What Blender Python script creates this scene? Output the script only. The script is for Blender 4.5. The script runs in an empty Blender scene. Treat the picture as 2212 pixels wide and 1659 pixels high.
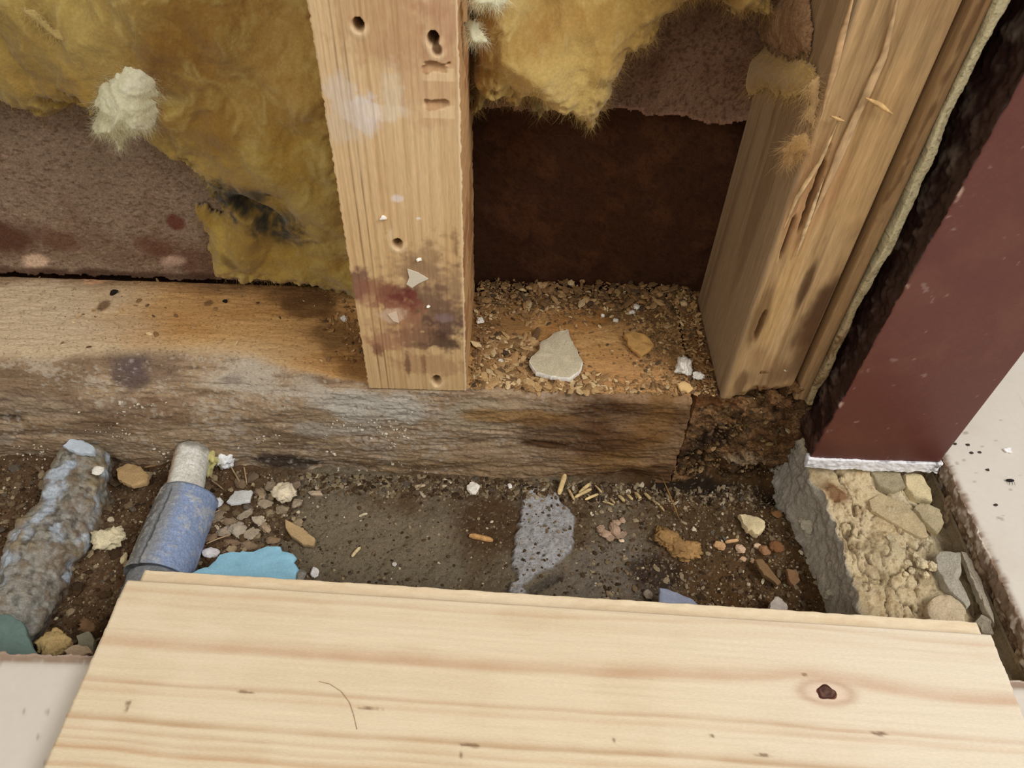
import bpy, math, random
import numpy as np
from mathutils import Matrix, Vector

# ------------------------------------------------------------------ camera
sc = bpy.context.scene
F, CX, CY = 1640.0, 1106.0, 829.5
R = np.array([[0.99945572, -0.03109651, -0.01101213],
              [0.0151194, 0.72848457, -0.68489534],
              [0.02932003, 0.68435607, 0.72855823]])      # world axes from camera axes
CAM = np.array([0.0, -0.309, 0.414])
cd = bpy.data.cameras.new('camera')
cd.sensor_width = 36.0
cd.lens = F / 2212.0 * 36.0
cd.clip_start = 0.01
cam = bpy.data.objects.new('camera', cd)
bpy.context.collection.objects.link(cam)
m4 = np.eye(4); m4[:3, :3] = R; m4[:3, 3] = CAM
cam.matrix_world = Matrix(m4.tolist())
sc.camera = cam

# ------------------------------------------------------------------ light
w = bpy.data.worlds.new('room_daylight'); sc.world = w; w.use_nodes = True
bg = w.node_tree.nodes['Background']
bg.inputs[0].default_value = (1.0, 0.955, 0.89, 1); bg.inputs[1].default_value = 0.42
def area(name, loc, target, size, power, col):
    l = bpy.data.lights.new(name, 'AREA'); l.shape = 'RECTANGLE'; l.size = size[0]; l.size_y = size[1]
    l.energy = power; l.color = col
    o = bpy.data.objects.new(name, l); bpy.context.collection.objects.link(o)
    o.location = loc
    o.rotation_euler = (Vector(target) - Vector(loc)).to_track_quat('-Z', 'Y').to_euler()
    return o
area('window_light', (0.95, -0.62, 1.35), (0.0, -0.02, 0.05), (0.8, 0.6), 17.0, (1.0, 0.98, 0.96))
area('left_fill', (-0.7, -1.2, 1.5), (0.0, 0.0, 0.1), (0.8, 0.8), 8.5, (1.0, 0.93, 0.83))  # added soft warm fill from the left, no visible source
sc.view_settings.view_transform = 'Standard'
sc.view_settings.look = 'None'
sc.view_settings.gamma = 1.0
sc.view_settings.use_curve_mapping = False
sc.view_settings.exposure = 0.0

# ------------------------------------------------------------------ helpers
COL = bpy.context.collection
rng = np.random.default_rng(7)
def ray(px, py): return R @ np.array(((px - CX) / F, -(py - CY) / F, -1.0))
def onz(px, py, z): d = ray(px, py); return CAM + d * (z - CAM[2]) / d[2]
def ony(px, py, y): d = ray(px, py); return CAM + d * (y - CAM[1]) / d[1]
def onx(px, py, x): d = ray(px, py); return CAM + d * (x - CAM[0]) / d[0]

def S(r, g, b):
    c = np.array([r, g, b], float) / 255.0
    return np.where(c <= 0.04045, c / 12.92, ((c + 0.055) / 1.055) ** 2.4)
def ss(a, b, x):
    t = np.clip((x - a) / (b - a), 0, 1); return t * t * (3 - 2 * t)
def mixc(c, col, m):
    return c * (1 - m[:, None]) + np.asarray(col)[None, :] * m[:, None]

def _h(ix, iy, iz, s):
    n = (ix.astype(np.uint32) * np.uint32(374761393) + iy.astype(np.uint32) * np.uint32(668265263)
         + iz.astype(np.uint32) * np.uint32(2147483647) + np.uint32((s * 974711 + 13) & 0xffffffff))
    n = (n ^ (n >> np.uint32(13))) * np.uint32(1274126177)
    n = (n ^ (n >> np.uint32(15))) * np.uint32(2246822519)
    n = n ^ (n >> np.uint32(16))
    return n.astype(np.float64) / 4294967295.0
def vn(p, s=0):
    """value noise, -1..1"""
    f0 = np.floor(p); f = p - f0; i = f0.astype(np.int64)
    u = f * f * f * (f * (f * 6 - 15) + 10)
    x0, y0, z0 = i[:, 0], i[:, 1], i[:, 2]
    r = 0
    for dx in (0, 1):
        wx = u[:, 0] if dx else 1 - u[:, 0]
        for dy in (0, 1):
            wy = u[:, 1] if dy else 1 - u[:, 1]
            for dz in (0, 1):
                wz = u[:, 2] if dz else 1 - u[:, 2]
                r = r + wx * wy * wz * _h(x0 + dx, y0 + dy, z0 + dz, s)
    return r * 2 - 1
ROT3 = np.array([[0.36, 0.48, -0.80], [-0.80, 0.60, 0.0], [0.48, 0.64, 0.60]])
def fbm(P, scale, octv=4, s=0, gain=0.5):
    """P metres, scale = features per metre (scalar or 3)"""
    q = (P * np.asarray(scale, float)) @ ROT3; a = 1.0; t = 0.0; r = 0
    for k in range(octv):
        r = r + a * vn(q + 17.3 * k, s + k); t += a; a *= gain; q = (q * 2.03) @ ROT3
    return r / t * 1.6

def mk(name, V, faces, col, mat, parent=None, origin=None, smooth=True, ngons=()):
    V = np.asarray(V, float)
    if origin is None: origin = (0, 0, 0)
    V = V - np.asarray(origin, float)
    me = bpy.data.meshes.new(name)
    me.vertices.add(len(V)); me.vertices.foreach_set('co', V.astype(np.float32).ravel())
    faces = [np.asarray(f, np.int32) for f in (faces if isinstance(faces, (list, tuple)) else [faces]) if len(f)]
    idx = [f.ravel() for f in faces]; cnt = [np.full(len(f), f.shape[1], np.int32) for f in faces]
    for g in ngons:
        idx.append(np.asarray(g, np.int32)); cnt.append(np.array([len(g)], np.int32))
    idx = np.concatenate(idx); cnt = np.concatenate(cnt)
    st = np.concatenate([[0], np.cumsum(cnt)[:-1]]).astype(np.int32)
    me.loops.add(len(idx)); me.loops.foreach_set('vertex_index', idx)
    me.polygons.add(len(cnt)); me.polygons.foreach_set('loop_start', st); me.polygons.foreach_set('loop_total', cnt)
    me.polygons.foreach_set('use_smooth', np.full(len(cnt), smooth))
    me.update(calc_edges=True); me.validate()
    col = np.asarray(col, float)
    if col.ndim == 1: col = np.tile(col, (len(V), 1))
    a = me.color_attributes.new('Col', 'FLOAT_COLOR', 'POINT')
    a.data.foreach_set('color', np.concatenate([np.clip(col, 0, 1), np.ones((len(V), 1))], 1).astype(np.float32).ravel())
    me.materials.append(mat)
    o = bpy.data.objects.new(name, me); COL.objects.link(o)
    o.location = origin
    if parent is not None:
        o.parent = parent
        o.location = Vector(origin) - Vector(parent.get('_org', (0, 0, 0)))
    o['_org'] = [float(v) for v in origin]
    return o
def empty(name, loc):
    o = bpy.data.objects.new(name, None); COL.objects.link(o); o.location = loc
    o['_org'] = [float(v) for v in loc]; o.empty_display_size = 0.01
    return o
def tag(o, label, cat, group=None, kind=None):
    o['label'] = label; o['category'] = cat
    if group: o['group'] = group
    if kind: o['kind'] = kind
    return o
def struct(o, label=None):
    o['kind'] = 'structure'
    if label: o['label'] = label
    return o

def mat(name, rough=0.85, nscale=900, namt=0.3, bump=0.3, bscale=None, bdist=0.0006, stretch=(1, 1, 1), spec=0.25,
        sheen=0.0, coat=0.0, detail=5, trans=0.0):
    m = bpy.data.materials.new(name); m.use_nodes = True
    nt = m.node_tree; N = nt.nodes; L = nt.links
    b = N['Principled BSDF']
    b.inputs['Roughness'].default_value = rough
    b.inputs['Specular IOR Level'].default_value = spec
    b.inputs['Coat Weight'].default_value = coat
    b.inputs['Coat Roughness'].default_value = 0.25
    b.inputs['Sheen Weight'].default_value = sheen
    at = N.new('ShaderNodeAttribute'); at.attribute_name = 'Col'
    tc = N.new('ShaderNodeTexCoord'); mp = N.new('ShaderNodeMapping'); mp.inputs['Scale'].default_value = stretch
    L.new(tc.outputs['Object'], mp.inputs['Vector'])
    n1 = N.new('ShaderNodeTexNoise'); n1.inputs['Scale'].default_value = nscale; n1.inputs['Detail'].default_value = detail
    L.new(mp.outputs[0], n1.inputs['Vector'])
    mr = N.new('ShaderNodeMapRange'); mr.inputs[1].default_value = 0.25; mr.inputs[2].default_value = 0.75
    mr.inputs[3].default_value = 1 - namt; mr.inputs[4].default_value = 1 + namt
    L.new(n1.outputs[0], mr.inputs[0])
    vm = N.new('ShaderNodeVectorMath'); vm.operation = 'SCALE'
    L.new(at.outputs['Color'], vm.inputs[0]); L.new(mr.outputs[0], vm.inputs['Scale'])
    L.new(vm.outputs[0], b.inputs['Base Color'])
    if bump:
        n2 = N.new('ShaderNodeTexNoise'); n2.inputs['Scale'].default_value = bscale or nscale * 0.8
        n2.inputs['Detail'].default_value = detail
        L.new(mp.outputs[0], n2.inputs['Vector'])
        bp = N.new('ShaderNodeBump'); bp.inputs['Strength'].default_value = bump; bp.inputs['Distance'].default_value = bdist
        L.new(n2.outputs[0], bp.inputs['Height']); L.new(bp.outputs[0], b.inputs['Normal'])
    if trans:
        tr = N.new('ShaderNodeBsdfTranslucent'); L.new(vm.outputs[0], tr.inputs[0])
        mx = N.new('ShaderNodeMixShader'); mx.inputs[0].default_value = trans
        L.new(b.outputs[0], mx.inputs[1]); L.new(tr.outputs[0], mx.inputs[2])
        L.new(mx.outputs[0], N['Material Output'].inputs[0])
    return m

M_STUD = mat('planed_fir', 0.8, 1500, 0.10, 0.25, 1500, 0.0004, (1, 1, 0.12))
M_STUDR = mat('split_fir', 0.85, 1100, 0.16, 0.45, 900, 0.0006, (1, 1, 0.10))
M_PLATE = mat('weathered_timber', 0.9, 1300, 0.26, 0.6, 1000, 0.0007, (0.35, 1, 1))
M_ROT = mat('rotted_wood', 0.95, 900, 0.45, 0.9, 700, 0.0012)
M_BOARD = mat('raw_pine', 0.75, 1400, 0.06, 0.2, 1600, 0.0004, (0.35, 1, 1))
M_SHEATH = mat('fibreboard', 0.95, 900, 0.32, 0.6, 800, 0.0006)
M_WOOL = mat('glass_wool', 0.95, 700, 0.12, 0.5, 600, 0.0010, sheen=0.3, trans=0.25)
M_FIBER = mat('glass_fibre', 0.9, 100, 0.05, 0, sheen=0.2, trans=0.3)
M_JAMB = mat('maroon_paint', 0.45, 500, 0.10, 0.12, 900, 0.0004, spec=0.45)
M_WHITE = mat('white_paint', 0.6, 900, 0.06, 0.3, 600, 0.0005)
M_TILE = mat('glazed_tile', 0.35, 300, 0.025, 0.05, 400, 0.0003, spec=0.5)
M_STONE = mat('mineral', 0.9, 1300, 0.22, 0.5, 1000, 0.0006)
M_CONC = mat('dirty_concrete', 0.92, 1500, 0.38, 0.7, 1200, 0.0007)
M_CEM = mat('crumbling_mortar', 0.92, 900, 0.20, 0.7, 900, 0.0008)
M_PIPE = mat('corroded_pipe', 0.48, 900, 0.28, 0.5, 700, 0.0006, spec=0.5)
M_CHIPW = mat('splinter_wood', 0.85, 1200, 0.18, 0.4, 900, 0.0004)
M_GLASSY = mat('plastic_shard', 0.5, 900, 0.10, 0.25, 900, 0.0004, spec=0.5)
M_DARK = mat('black_mark', 0.8, 900, 0.2, 0.2)
M_METAL = mat('dull_steel', 0.4, 900, 0.2, 0.1)
M_METAL.node_tree.nodes['Principled BSDF'].inputs['Metallic'].default_value = 0.8

def gridfaces(nu, nv, wrap=False):
    u = np.arange(nu if wrap else nu - 1); v = np.arange(nv - 1)
    U, Vv = np.meshgrid(u, v, indexing='ij')
    U2 = (U + 1) % nu
    return np.stack([U * nv + Vv, U2 * nv + Vv, U2 * nv + Vv + 1, U * nv + Vv + 1], -1).reshape(-1, 4)

def beam(name, lo, hi, axis, res, spacing, radius, fn, material, parent=None, flip=False, origin=None):
    """rounded rectangular bar swept along axis (0/1/2). spacing = 4 sample steps for sides
    (a-min, b-max, a-max, b-min) of the section; fn(P, N) -> (offset, colour)"""
    oth = [i for i in (0, 1, 2) if i != axis]; A, B = oth
    a0, a1, b0, b1 = lo[A], hi[A], lo[B], hi[B]; r = radius
    pts = []; nr = []
    def side(p, q, n, step):
        L = math.dist(p, q); k = max(1, int(L / step))
        for i in range(k + 1):
            t = i / k; pts.append((p[0] + (q[0] - p[0]) * t, p[1] + (q[1] - p[1]) * t)); nr.append(n)
    def corner(c, t0, t1):
        for k in (1, 2):
            t = t0 + (t1 - t0) * k / 3
            pts.append((c[0] + r * math.cos(t), c[1] + r * math.sin(t))); nr.append((math.cos(t), math.sin(t)))
    h = math.pi / 2
    side((a0, b0 + r), (a0, b1 - r), (-1, 0), spacing[0]); corner((a0 + r, b1 - r), 2 * h, h)
    side((a0 + r, b1), (a1 - r, b1), (0, 1), spacing[1]); corner((a1 - r, b1 - r), h, 0)
    side((a1, b1 - r), (a1, b0 + r), (1, 0), spacing[2]); corner((a1 - r, b0 + r), 0, -h)
    side((a1 - r, b0), (a0 + r, b0), (0, -1), spacing[3]); corner((a0 + r, b0 + r), -h, -2 * h)
    pts = np.array(pts); nr = np.array(nr); nu = len(pts)
    if isinstance(res, (float, int)):
        ls = np.linspace(lo[axis], hi[axis], max(2, int((hi[axis] - lo[axis]) / res) + 1))
    else: ls = np.asarray(res)
    nv = len(ls)
    P = np.zeros((nu, nv, 3)); Nn = np.zeros((nu, nv, 3))
    P[:, :, A] = pts[:, 0][:, None]; P[:, :, B] = pts[:, 1][:, None]; P[:, :, axis] = ls[None, :]
    Nn[:, :, A] = nr[:, 0][:, None]; Nn[:, :, B] = nr[:, 1][:, None]
    P = P.reshape(-1, 3); Nn = Nn.reshape(-1, 3)
    off, col = fn(P, Nn)
    V = P + off
    f = gridfaces(nu, nv, True)
    if axis == 1: f = f[:, ::-1]
    e0 = list(np.arange(nu) * nv); e1 = list(np.arange(nu) * nv + nv - 1)
    f = f[:, ::-1]
    if origin is None:
        origin = ((lo[0] + hi[0]) / 2, (lo[1] + hi[1]) / 2, lo[2])
    return mk(name, V, [f], col, material, parent, origin, True, [e0, e1[::-1]])

def blob(u, v, cu, cv, ru, rv, rot=0.0, nz=None, amt=0.35, soft=0.5):
    """0..1 stain mask in surface coordinates (metres)"""
    c, s = math.cos(rot), math.sin(rot); du = u - cu; dv = v - cv
    d = np.sqrt(((du * c + dv * s) / ru) ** 2 + ((-du * s + dv * c) / rv) ** 2)
    if nz is not None: d = d + nz * amt
    return 1 - ss(1 - soft, 1 + soft * 0.3, d)

def poly_sd(x, y, poly):
    """signed distance, positive inside"""
    poly = np.asarray(poly, float); n = len(poly)
    d = np.full(x.shape, 1e9); ins = np.zeros(x.shape, bool)
    for i in range(n):
        ax, ay = poly[i]; bx, by = poly[(i + 1) % n]
        ex, ey = bx - ax, by - ay; wx, wy = x - ax, y - ay
        t = np.clip((wx * ex + wy * ey) / (ex * ex + ey * ey + 1e-18), 0, 1)
        d = np.minimum(d, (wx - ex * t) ** 2 + (wy - ey * t) ** 2)
        cnd = ((ay <= y) & (by > y)) | ((by <= y) & (ay > y))
        xi = ax + (y - ay) / (by - ay + 1e-18) * ex
        ins ^= cnd & (x < xi)
    d = np.sqrt(d)
    return np.where(ins, d, -d)

ZP = 0.077          # top of the bottom plate
ZF = 0.045          # finished floor
YW = 0.096          # face of the sheathing behind the studs

# ------------------------------------------------------------------ floor of the opened trench
GRAY = [onz(x, y, -0.005)[:2] for x, y in ((1125, 1045), (1200, 1060), (1243, 1112), (1238, 1185), (1200, 1215), (1160, 1240), (1150, 1252), (1128, 1262), (1140, 1275), (1130, 1300), (1095, 1300), (1100, 1262), (1118, 1250), (1108, 1220), (1112, 1160), (1130, 1090))]
def ground_parts(P2):
    P = np.column_stack([P2, np.zeros(len(P2))])
    x, y = P2[:, 0], P2[:, 1]
    n = fbm(P, 60, 4, 11); n2 = fbm(P, 420, 3, 15)
    z = -0.0085 + 0.0016 * n + 0.0006 * n2
    z += 0.006 * ss(-0.11, -0.25, x) * (0.5 + 0.6 * fbm(P, 45, 3, 23))             # loose dirt around the pipes
    z += 0.004 * ss(0.10, 0.19, x) * (0.6 + fbm(P, 70, 3, 29))
    sd = poly_sd(x, y, GRAY) + 0.0012 * fbm(P, 300, 2, 31)
    g = ss(-0.0006, 0.0012, sd)
    z += 0.0028 * g
    c = blob(x, y, *onz(1175, 1255, -0.005)[:2], 0.016, 0.004, 0.6, n, 0.3)
    z -= 0.002 * c
    z -= 0.007 * blob(x, y, *onz(1480, 1040, -0.005)[:2], 0.035, 0.013, 0, n, 0.3)
    z -= 0.006 * blob(x, y, *onz(1710, 1075, -0.005)[:2], 0.022, 0.014, 0, n, 0.3)
    return z, g, c, n, n2
def gz(x, y): return float(ground_parts(np.array([[x, y]]))[0][0])
def onground(px, py):
    z = -0.008
    for _ in range(4):
        p = onz(px, py, z); z = gz(p[0], p[1])
    return onz(px, py, z)
xs = np.linspace(-0.46, 0.34, 1000); ys = np.concatenate([np.linspace(-0.175, 0.03, 270), np.linspace(0.035, 0.125, 12)])
X, Y = np.meshgrid(xs, ys, indexing='ij'); P2 = np.column_stack([X.ravel(), Y.ravel()])
z, g, c, n, n2 = ground_parts(P2)
P3 = np.column_stack([P2, z])
col = np.tile(S(112, 101, 83), (len(z), 1))
bw = fbm(P3, 24, 4, 41)
col = mixc(col, S(84, 62, 38), ss(-0.15, 0.5, bw) * 0.8)
x_, y_ = P2[:, 0], P2[:, 1]
col = mixc(col, S(70, 46, 22), blob(x_, y_, *onz(1060, 1130, -.008)[:2], 0.03, 0.03, 0, bw) * 0.85)
col = mixc(col, S(118, 106, 86), blob(x_, y_, *onz(800, 1160, -.008)[:2], 0.06, 0.028, 0, bw) * 0.9)
col = mixc(col, S(112, 102, 90), blob(x_, y_, *onz(1330, 1220, -.008)[:2], 0.035, 0.025, 0.3, bw) * 0.9)
col = mixc(col, S(84, 58, 28), ss(0.075, 0.11, x_ + 0.02 * bw) * 0.9)
col = mixc(col, S(92, 68, 46), ss(-0.13, -0.17, x_ + 0.02 * bw) * 0.9)
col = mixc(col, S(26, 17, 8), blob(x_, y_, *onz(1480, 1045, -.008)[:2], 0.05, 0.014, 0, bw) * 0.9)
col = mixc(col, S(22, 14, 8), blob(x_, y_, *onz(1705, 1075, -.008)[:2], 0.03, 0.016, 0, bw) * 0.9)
col = mixc(col, S(40, 22, 10), blob(x_, y_, *onz(1420, 1235, -.008)[:2], 0.018, 0.012, 0, bw) * 0.8)
col = mixc(col, S(70, 56, 36), blob(x_, y_, *onz(1540, 1150, -.008)[:2], 0.05, 0.02, 0, bw) * 0.5)
col = mixc(col, S(172, 172, 174), g * (0.75 + 0.25 * np.clip(fbm(P3, 500, 2, 43), -1, 1)))
col = mixc(col, S(58, 54, 50), c * 0.6)
sp = fbm(P3, 700, 2, 45)
col = mixc(col, S(130, 115, 92), ss(0.62, 0.9, sp) * 0.7 * (1 - g * 0.6))
col = mixc(col, S(40, 30, 20), ss(0.6, 1.0, -sp) * 0.5)
floor = struct(mk('floor', P3, gridfaces(len(xs), len(ys)), col, M_CONC))

# tiles and the mortar below them
def tile_fn(seed, edgex=None, edgey=None):
    def fn(P, N):
        off = np.zeros_like(P)
        e = fbm(P, 160, 4, seed) + 0.5 * fbm(P, 500, 2, seed + 2)
        col = np.tile(S(218, 210, 198), (len(P), 1))
        col = mixc(col, S(204, 194, 180), ss(0.2, 0.8, fbm(P, 22, 3, seed + 4)) * 0.35)
        if edgex is not None:
            k = ss(edgex + 0.006, edgex, P[:, 0])
            off[:, 0] += k * 0.0012 * e
            off[:, 2] -= ss(edgex + 0.0035, edgex, P[:, 0] + 0.0012 * e) * 0.0015 * (N[:, 2] > 0.5)
            k2 = ss(edgex + 0.0028, edgex + 0.0010, P[:, 0] + 0.0016 * e)
            col = mixc(col, S(128, 100, 76), k2 * 0.9)
            col = mixc(col, S(226, 215, 200), k2 * ss(0.05, 0.5, fbm(P, 220, 3, seed + 8)) * 0.8)
        if edgey is not None:
            k = ss(edgey - 0.006, edgey, P[:, 1])
            off[:, 1] += k * 0.001 * e
            k2 = ss(edgey - 0.005, edgey - 0.003, P[:, 1] + 0.0012 * e)
            off[:, 2] -= k2 * 0.0012 * (N[:, 2] > 0.5)
            col = mixc(col, S(150, 122, 100), k2 * 0.85)
        sp = ss(1.05, 1.15, fbm(P, 260, 2, seed + 12)) * (N[:, 2] > 0.5)
        col = mixc(col, S(120, 108, 98), sp * 0.5)
        return off, col
    return fn
XT = 0.2762
dense = np.concatenate([np.linspace(-0.1455, 0.03, 300), np.linspace(0.035, 1.00, 90)])
t1 = beam('tile', (XT, -0.1455, 0.034), (0.72, 1.00, ZF), 1, dense, (0.0015, 0.0018, 0.02, 0.02), 0.0012, tile_fn(60, edgex=XT), M_TILE, floor)
densex = np.concatenate([np.linspace(-0.60, -0.15, 400), np.linspace(-0.14, 0.23, 40), np.linspace(0.235, 0.72, 200)])
t2 = beam('tile', (-0.60, -0.62, 0.034), (0.72, -0.1535, ZF), 0, densex, (0.02, 0.0022, 0.002, 0.03), 0.0012, tile_fn(70, edgey=-0.1535), M_TILE, floor)
def mortar_fn(seed, c1, c2, amp):
    def fn(P, N):
        n = fbm(P, 90, 4, seed); n2 = fbm(P, 500, 3, seed + 5)
        off = N * (amp * n + amp * 0.3 * n2)[:, None]
        off[:, 2] = np.minimum(off[:, 2], 0.0)
        off[:, 2] *= 0.5
        col = mixc(np.tile(c1, (len(P), 1)), c2, ss(-0.4, 0.5, n2 + 0.5 * n))
        col = mixc(col, S(222, 210, 192), ss(0.45, 0.8, fbm(P, 160, 3, seed + 9)) * 0.75)
        return off, col
    return fn
mb = beam('mortar_bed', (XT + 0.0005, -0.165, -0.03), (0.70, 0.98, 0.0338), 1, np.concatenate([np.linspace(-0.165, 0.03, 220), np.linspace(0.04, 0.98, 40)]),
          (0.0011, 0.004, 0.03, 0.03), 0.003, mortar_fn(80, S(112, 88, 66), S(168, 146, 118), 0.0022), M_CEM, floor)
mb2 = beam('mortar_bed', (-0.58, -0.60, -0.03), (XT + 0.4, -0.1545, 0.0338), 0, 0.004, (0.03, 0.004, 0.004, 0.03), 0.003,
           mortar_fn(90, S(120, 98, 76), S(176, 156, 128), 0.001), M_CEM, floor)

# ------------------------------------------------------------------ sheathing behind the studs
def sheath_fn(seed):
    def fn(P, N):
        n = fbm(P, (60, 1, 60), 4, seed); n2 = fbm(P, (500, 1, 500), 3, seed + 3)
        off = N * (0.0004 * n2 + 0.0008 * n)[:, None]
        col = np.tile(S(66, 38, 20), (len(P), 1))
        col = mixc(col, S(88, 54, 32), ss(-0.1, 0.6, n) * 0.6)
        col = mixc(col, S(40, 20, 8), ss(0.1, 0.7, -n2) * 0.5)
        return off, col
    return fn
wall = struct(beam('wall_back', (-0.52, 0.108, -0.05), (0.265, 0.122, 0.46), 0, 0.002, (0.002, 0.02, 0.02, 0.02), 0.001, sheath_fn(100), M_SHEATH))

def sheet(name, poly, holes, y, res, colfn, material, parent, warp=0.002, curl=0.003, thick=0.0022, seed=0):
    """thin torn sheet standing in the wall plane; poly in (x, z)"""
    poly = np.asarray(poly); lo = poly.min(0) - 0.004; hi = poly.max(0) + 0.004
    xs = np.arange(lo[0], hi[0], res); zs = np.arange(lo[1], hi[1], res)
    Xg, Zg = np.meshgrid(xs, zs, indexing='ij'); x, zz = Xg.ravel(), Zg.ravel()
    P = np.column_stack([x, np.full_like(x, y), zz])
    sd = poly_sd(x, zz, poly)
    for h in holes: sd = np.minimum(sd, -poly_sd(x, zz, h))
    sd = sd + warp * (fbm(P, (140, 1, 140), 4, seed) * 0.8 + 0.3 * fbm(P, (700, 1, 700), 2, seed + 4))
    P[:, 1] += -curl * ss(0.012, 0.0, sd) + 0.0008 * fbm(P, (40, 1, 40), 3, seed + 7) + 0.0003 * fbm(P, (600, 1, 600), 3, seed + 8)
    col = colfn(P, sd)
    keep = sd > 0
    f = gridfaces(len(xs), len(zs)); f = f[keep[f].all(1)]
    used = np.unique(f); mp = np.full(len(x), -1); mp[used] = np.arange(len(used))
    nU = len(used)
    Vf = P[used]; Vb = Vf + np.array([0, thick, 0]); f = mp[f]
    ed = np.concatenate([f[:, [0, 1]], f[:, [1, 2]], f[:, [2, 3]], f[:, [3, 0]]])
    key = np.sort(ed, 1); key = key[:, 0] * nU + key[:, 1]
    uq, inv, ct = np.unique(key, return_inverse=True, return_counts=True)
    be = ed[ct[inv] == 1]
    sidef = np.stack([be[:, 1], be[:, 0], be[:, 0] + nU, be[:, 1] + nU], -1)
    fa = np.concatenate([f, f[:, ::-1] + nU, sidef])
    V = np.concatenate([Vf, Vb]); c2 = np.concatenate([col[used], col[used] * 0.8])
    return mk(name, V, [fa], c2, material, parent)

def W(y, pts): return [ony(px, py, y)[[0, 2]] for px, py in pts]
def paperL(P, sd):
    x, zz = P[:, 0], P[:, 2]
    n = fbm(P, (50, 1, 50), 4, 120); n2 = fbm(P, (420, 1, 900), 3, 123)
    c = np.tile(S(136, 115, 95), (len(P), 1))
    c = mixc(c, S(116, 90, 70), ss(-0.1, 0.7, n) * 0.6)
    c = mixc(c, S(82, 58, 44), ss(0.2, 0.7, n2) * 0.6)
    c = mixc(c, S(168, 140, 118), ss(0.35, 0.8, -n2) * 0.45)
    def b(px, py, rx, rz, cc, k, rot=0.0):
        nonlocal c
        p = ony(px, py, YW); c = mixc(c, cc, blob(x, zz, p[0], p[2], rx, rz, rot, n, 0.5) * k)
    b(20, 515, 0.028, 0.016, S(88, 56, 40), 0.95)
    b(350, 540, 0.02, 0.014, S(96, 52, 36), 0.7)
    b(430, 560, 0.02, 0.016, S(90, 54, 40), 0.6)
    b(375, 480, 0.006, 0.006, S(96, 40, 26), 0.8)
    b(370, 562, 0.012, 0.006, S(190, 160, 140), 0.8, 0.4)
    b(75, 562, 0.011, 0.006, S(208, 176, 150), 0.9, 0.4)
    b(130, 520, 0.02, 0.012, S(98, 60, 44), 0.7)
    b(60, 590, 0.04, 0.006, S(84, 58, 44), 0.8)
    b(300, 592, 0.06, 0.004, S(70, 46, 34), 0.8)
    return c
polyL = [(-0.50, 0.0795), (-0.4, 0.0790), (-0.2, 0.0785), (-0.084, 0.079), (-0.084, 0.455), (-0.50, 0.455)]
holeL = [np.array(W(YW, [(-260, 420), (-100, 455), (40, 470), (75, 490), (80, 530), (40, 560), (-60, 570), (-260, 575)]))]
sheet('felt_paper', polyL, [], YW, 0.0008, paperL, M_SHEATH, wall, 0.002, 0.001, 0.002, 130)
def paperR(P, sd):
    n = fbm(P, (50, 1, 50), 4, 140); n2 = fbm(P, (600, 1, 600), 3, 143)
    c = np.tile(S(118, 90, 70), (len(P), 1))
    c = mixc(c, S(92, 62, 44), ss(-0.1, 0.7, n) * 0.6)
    c = mixc(c, S(62, 38, 24), ss(0.15, 0.6, n2) * 0.6)
    c = mixc(c, S(148, 112, 92), ss(0.0035, 0.0008, sd) * 0.6)
    return c
tornR = W(YW, [(1020, 225), (1180, 232), (1290, 232), (1340, 228), (1420, 240), (1470, 243), (1540, 262), (1600, 258), (1680, 255)])
polyR = [tuple(p) for p in tornR] + [(0.23, tornR[-1][1]), (0.23, 0.455), (-0.04, 0.455), (-0.04, tornR[0][1])]
sheet('felt_paper', polyR, [], YW, 0.0008, paperR, M_SHEATH, wall, 0.0022, 0.004, 0.002, 150)

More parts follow.
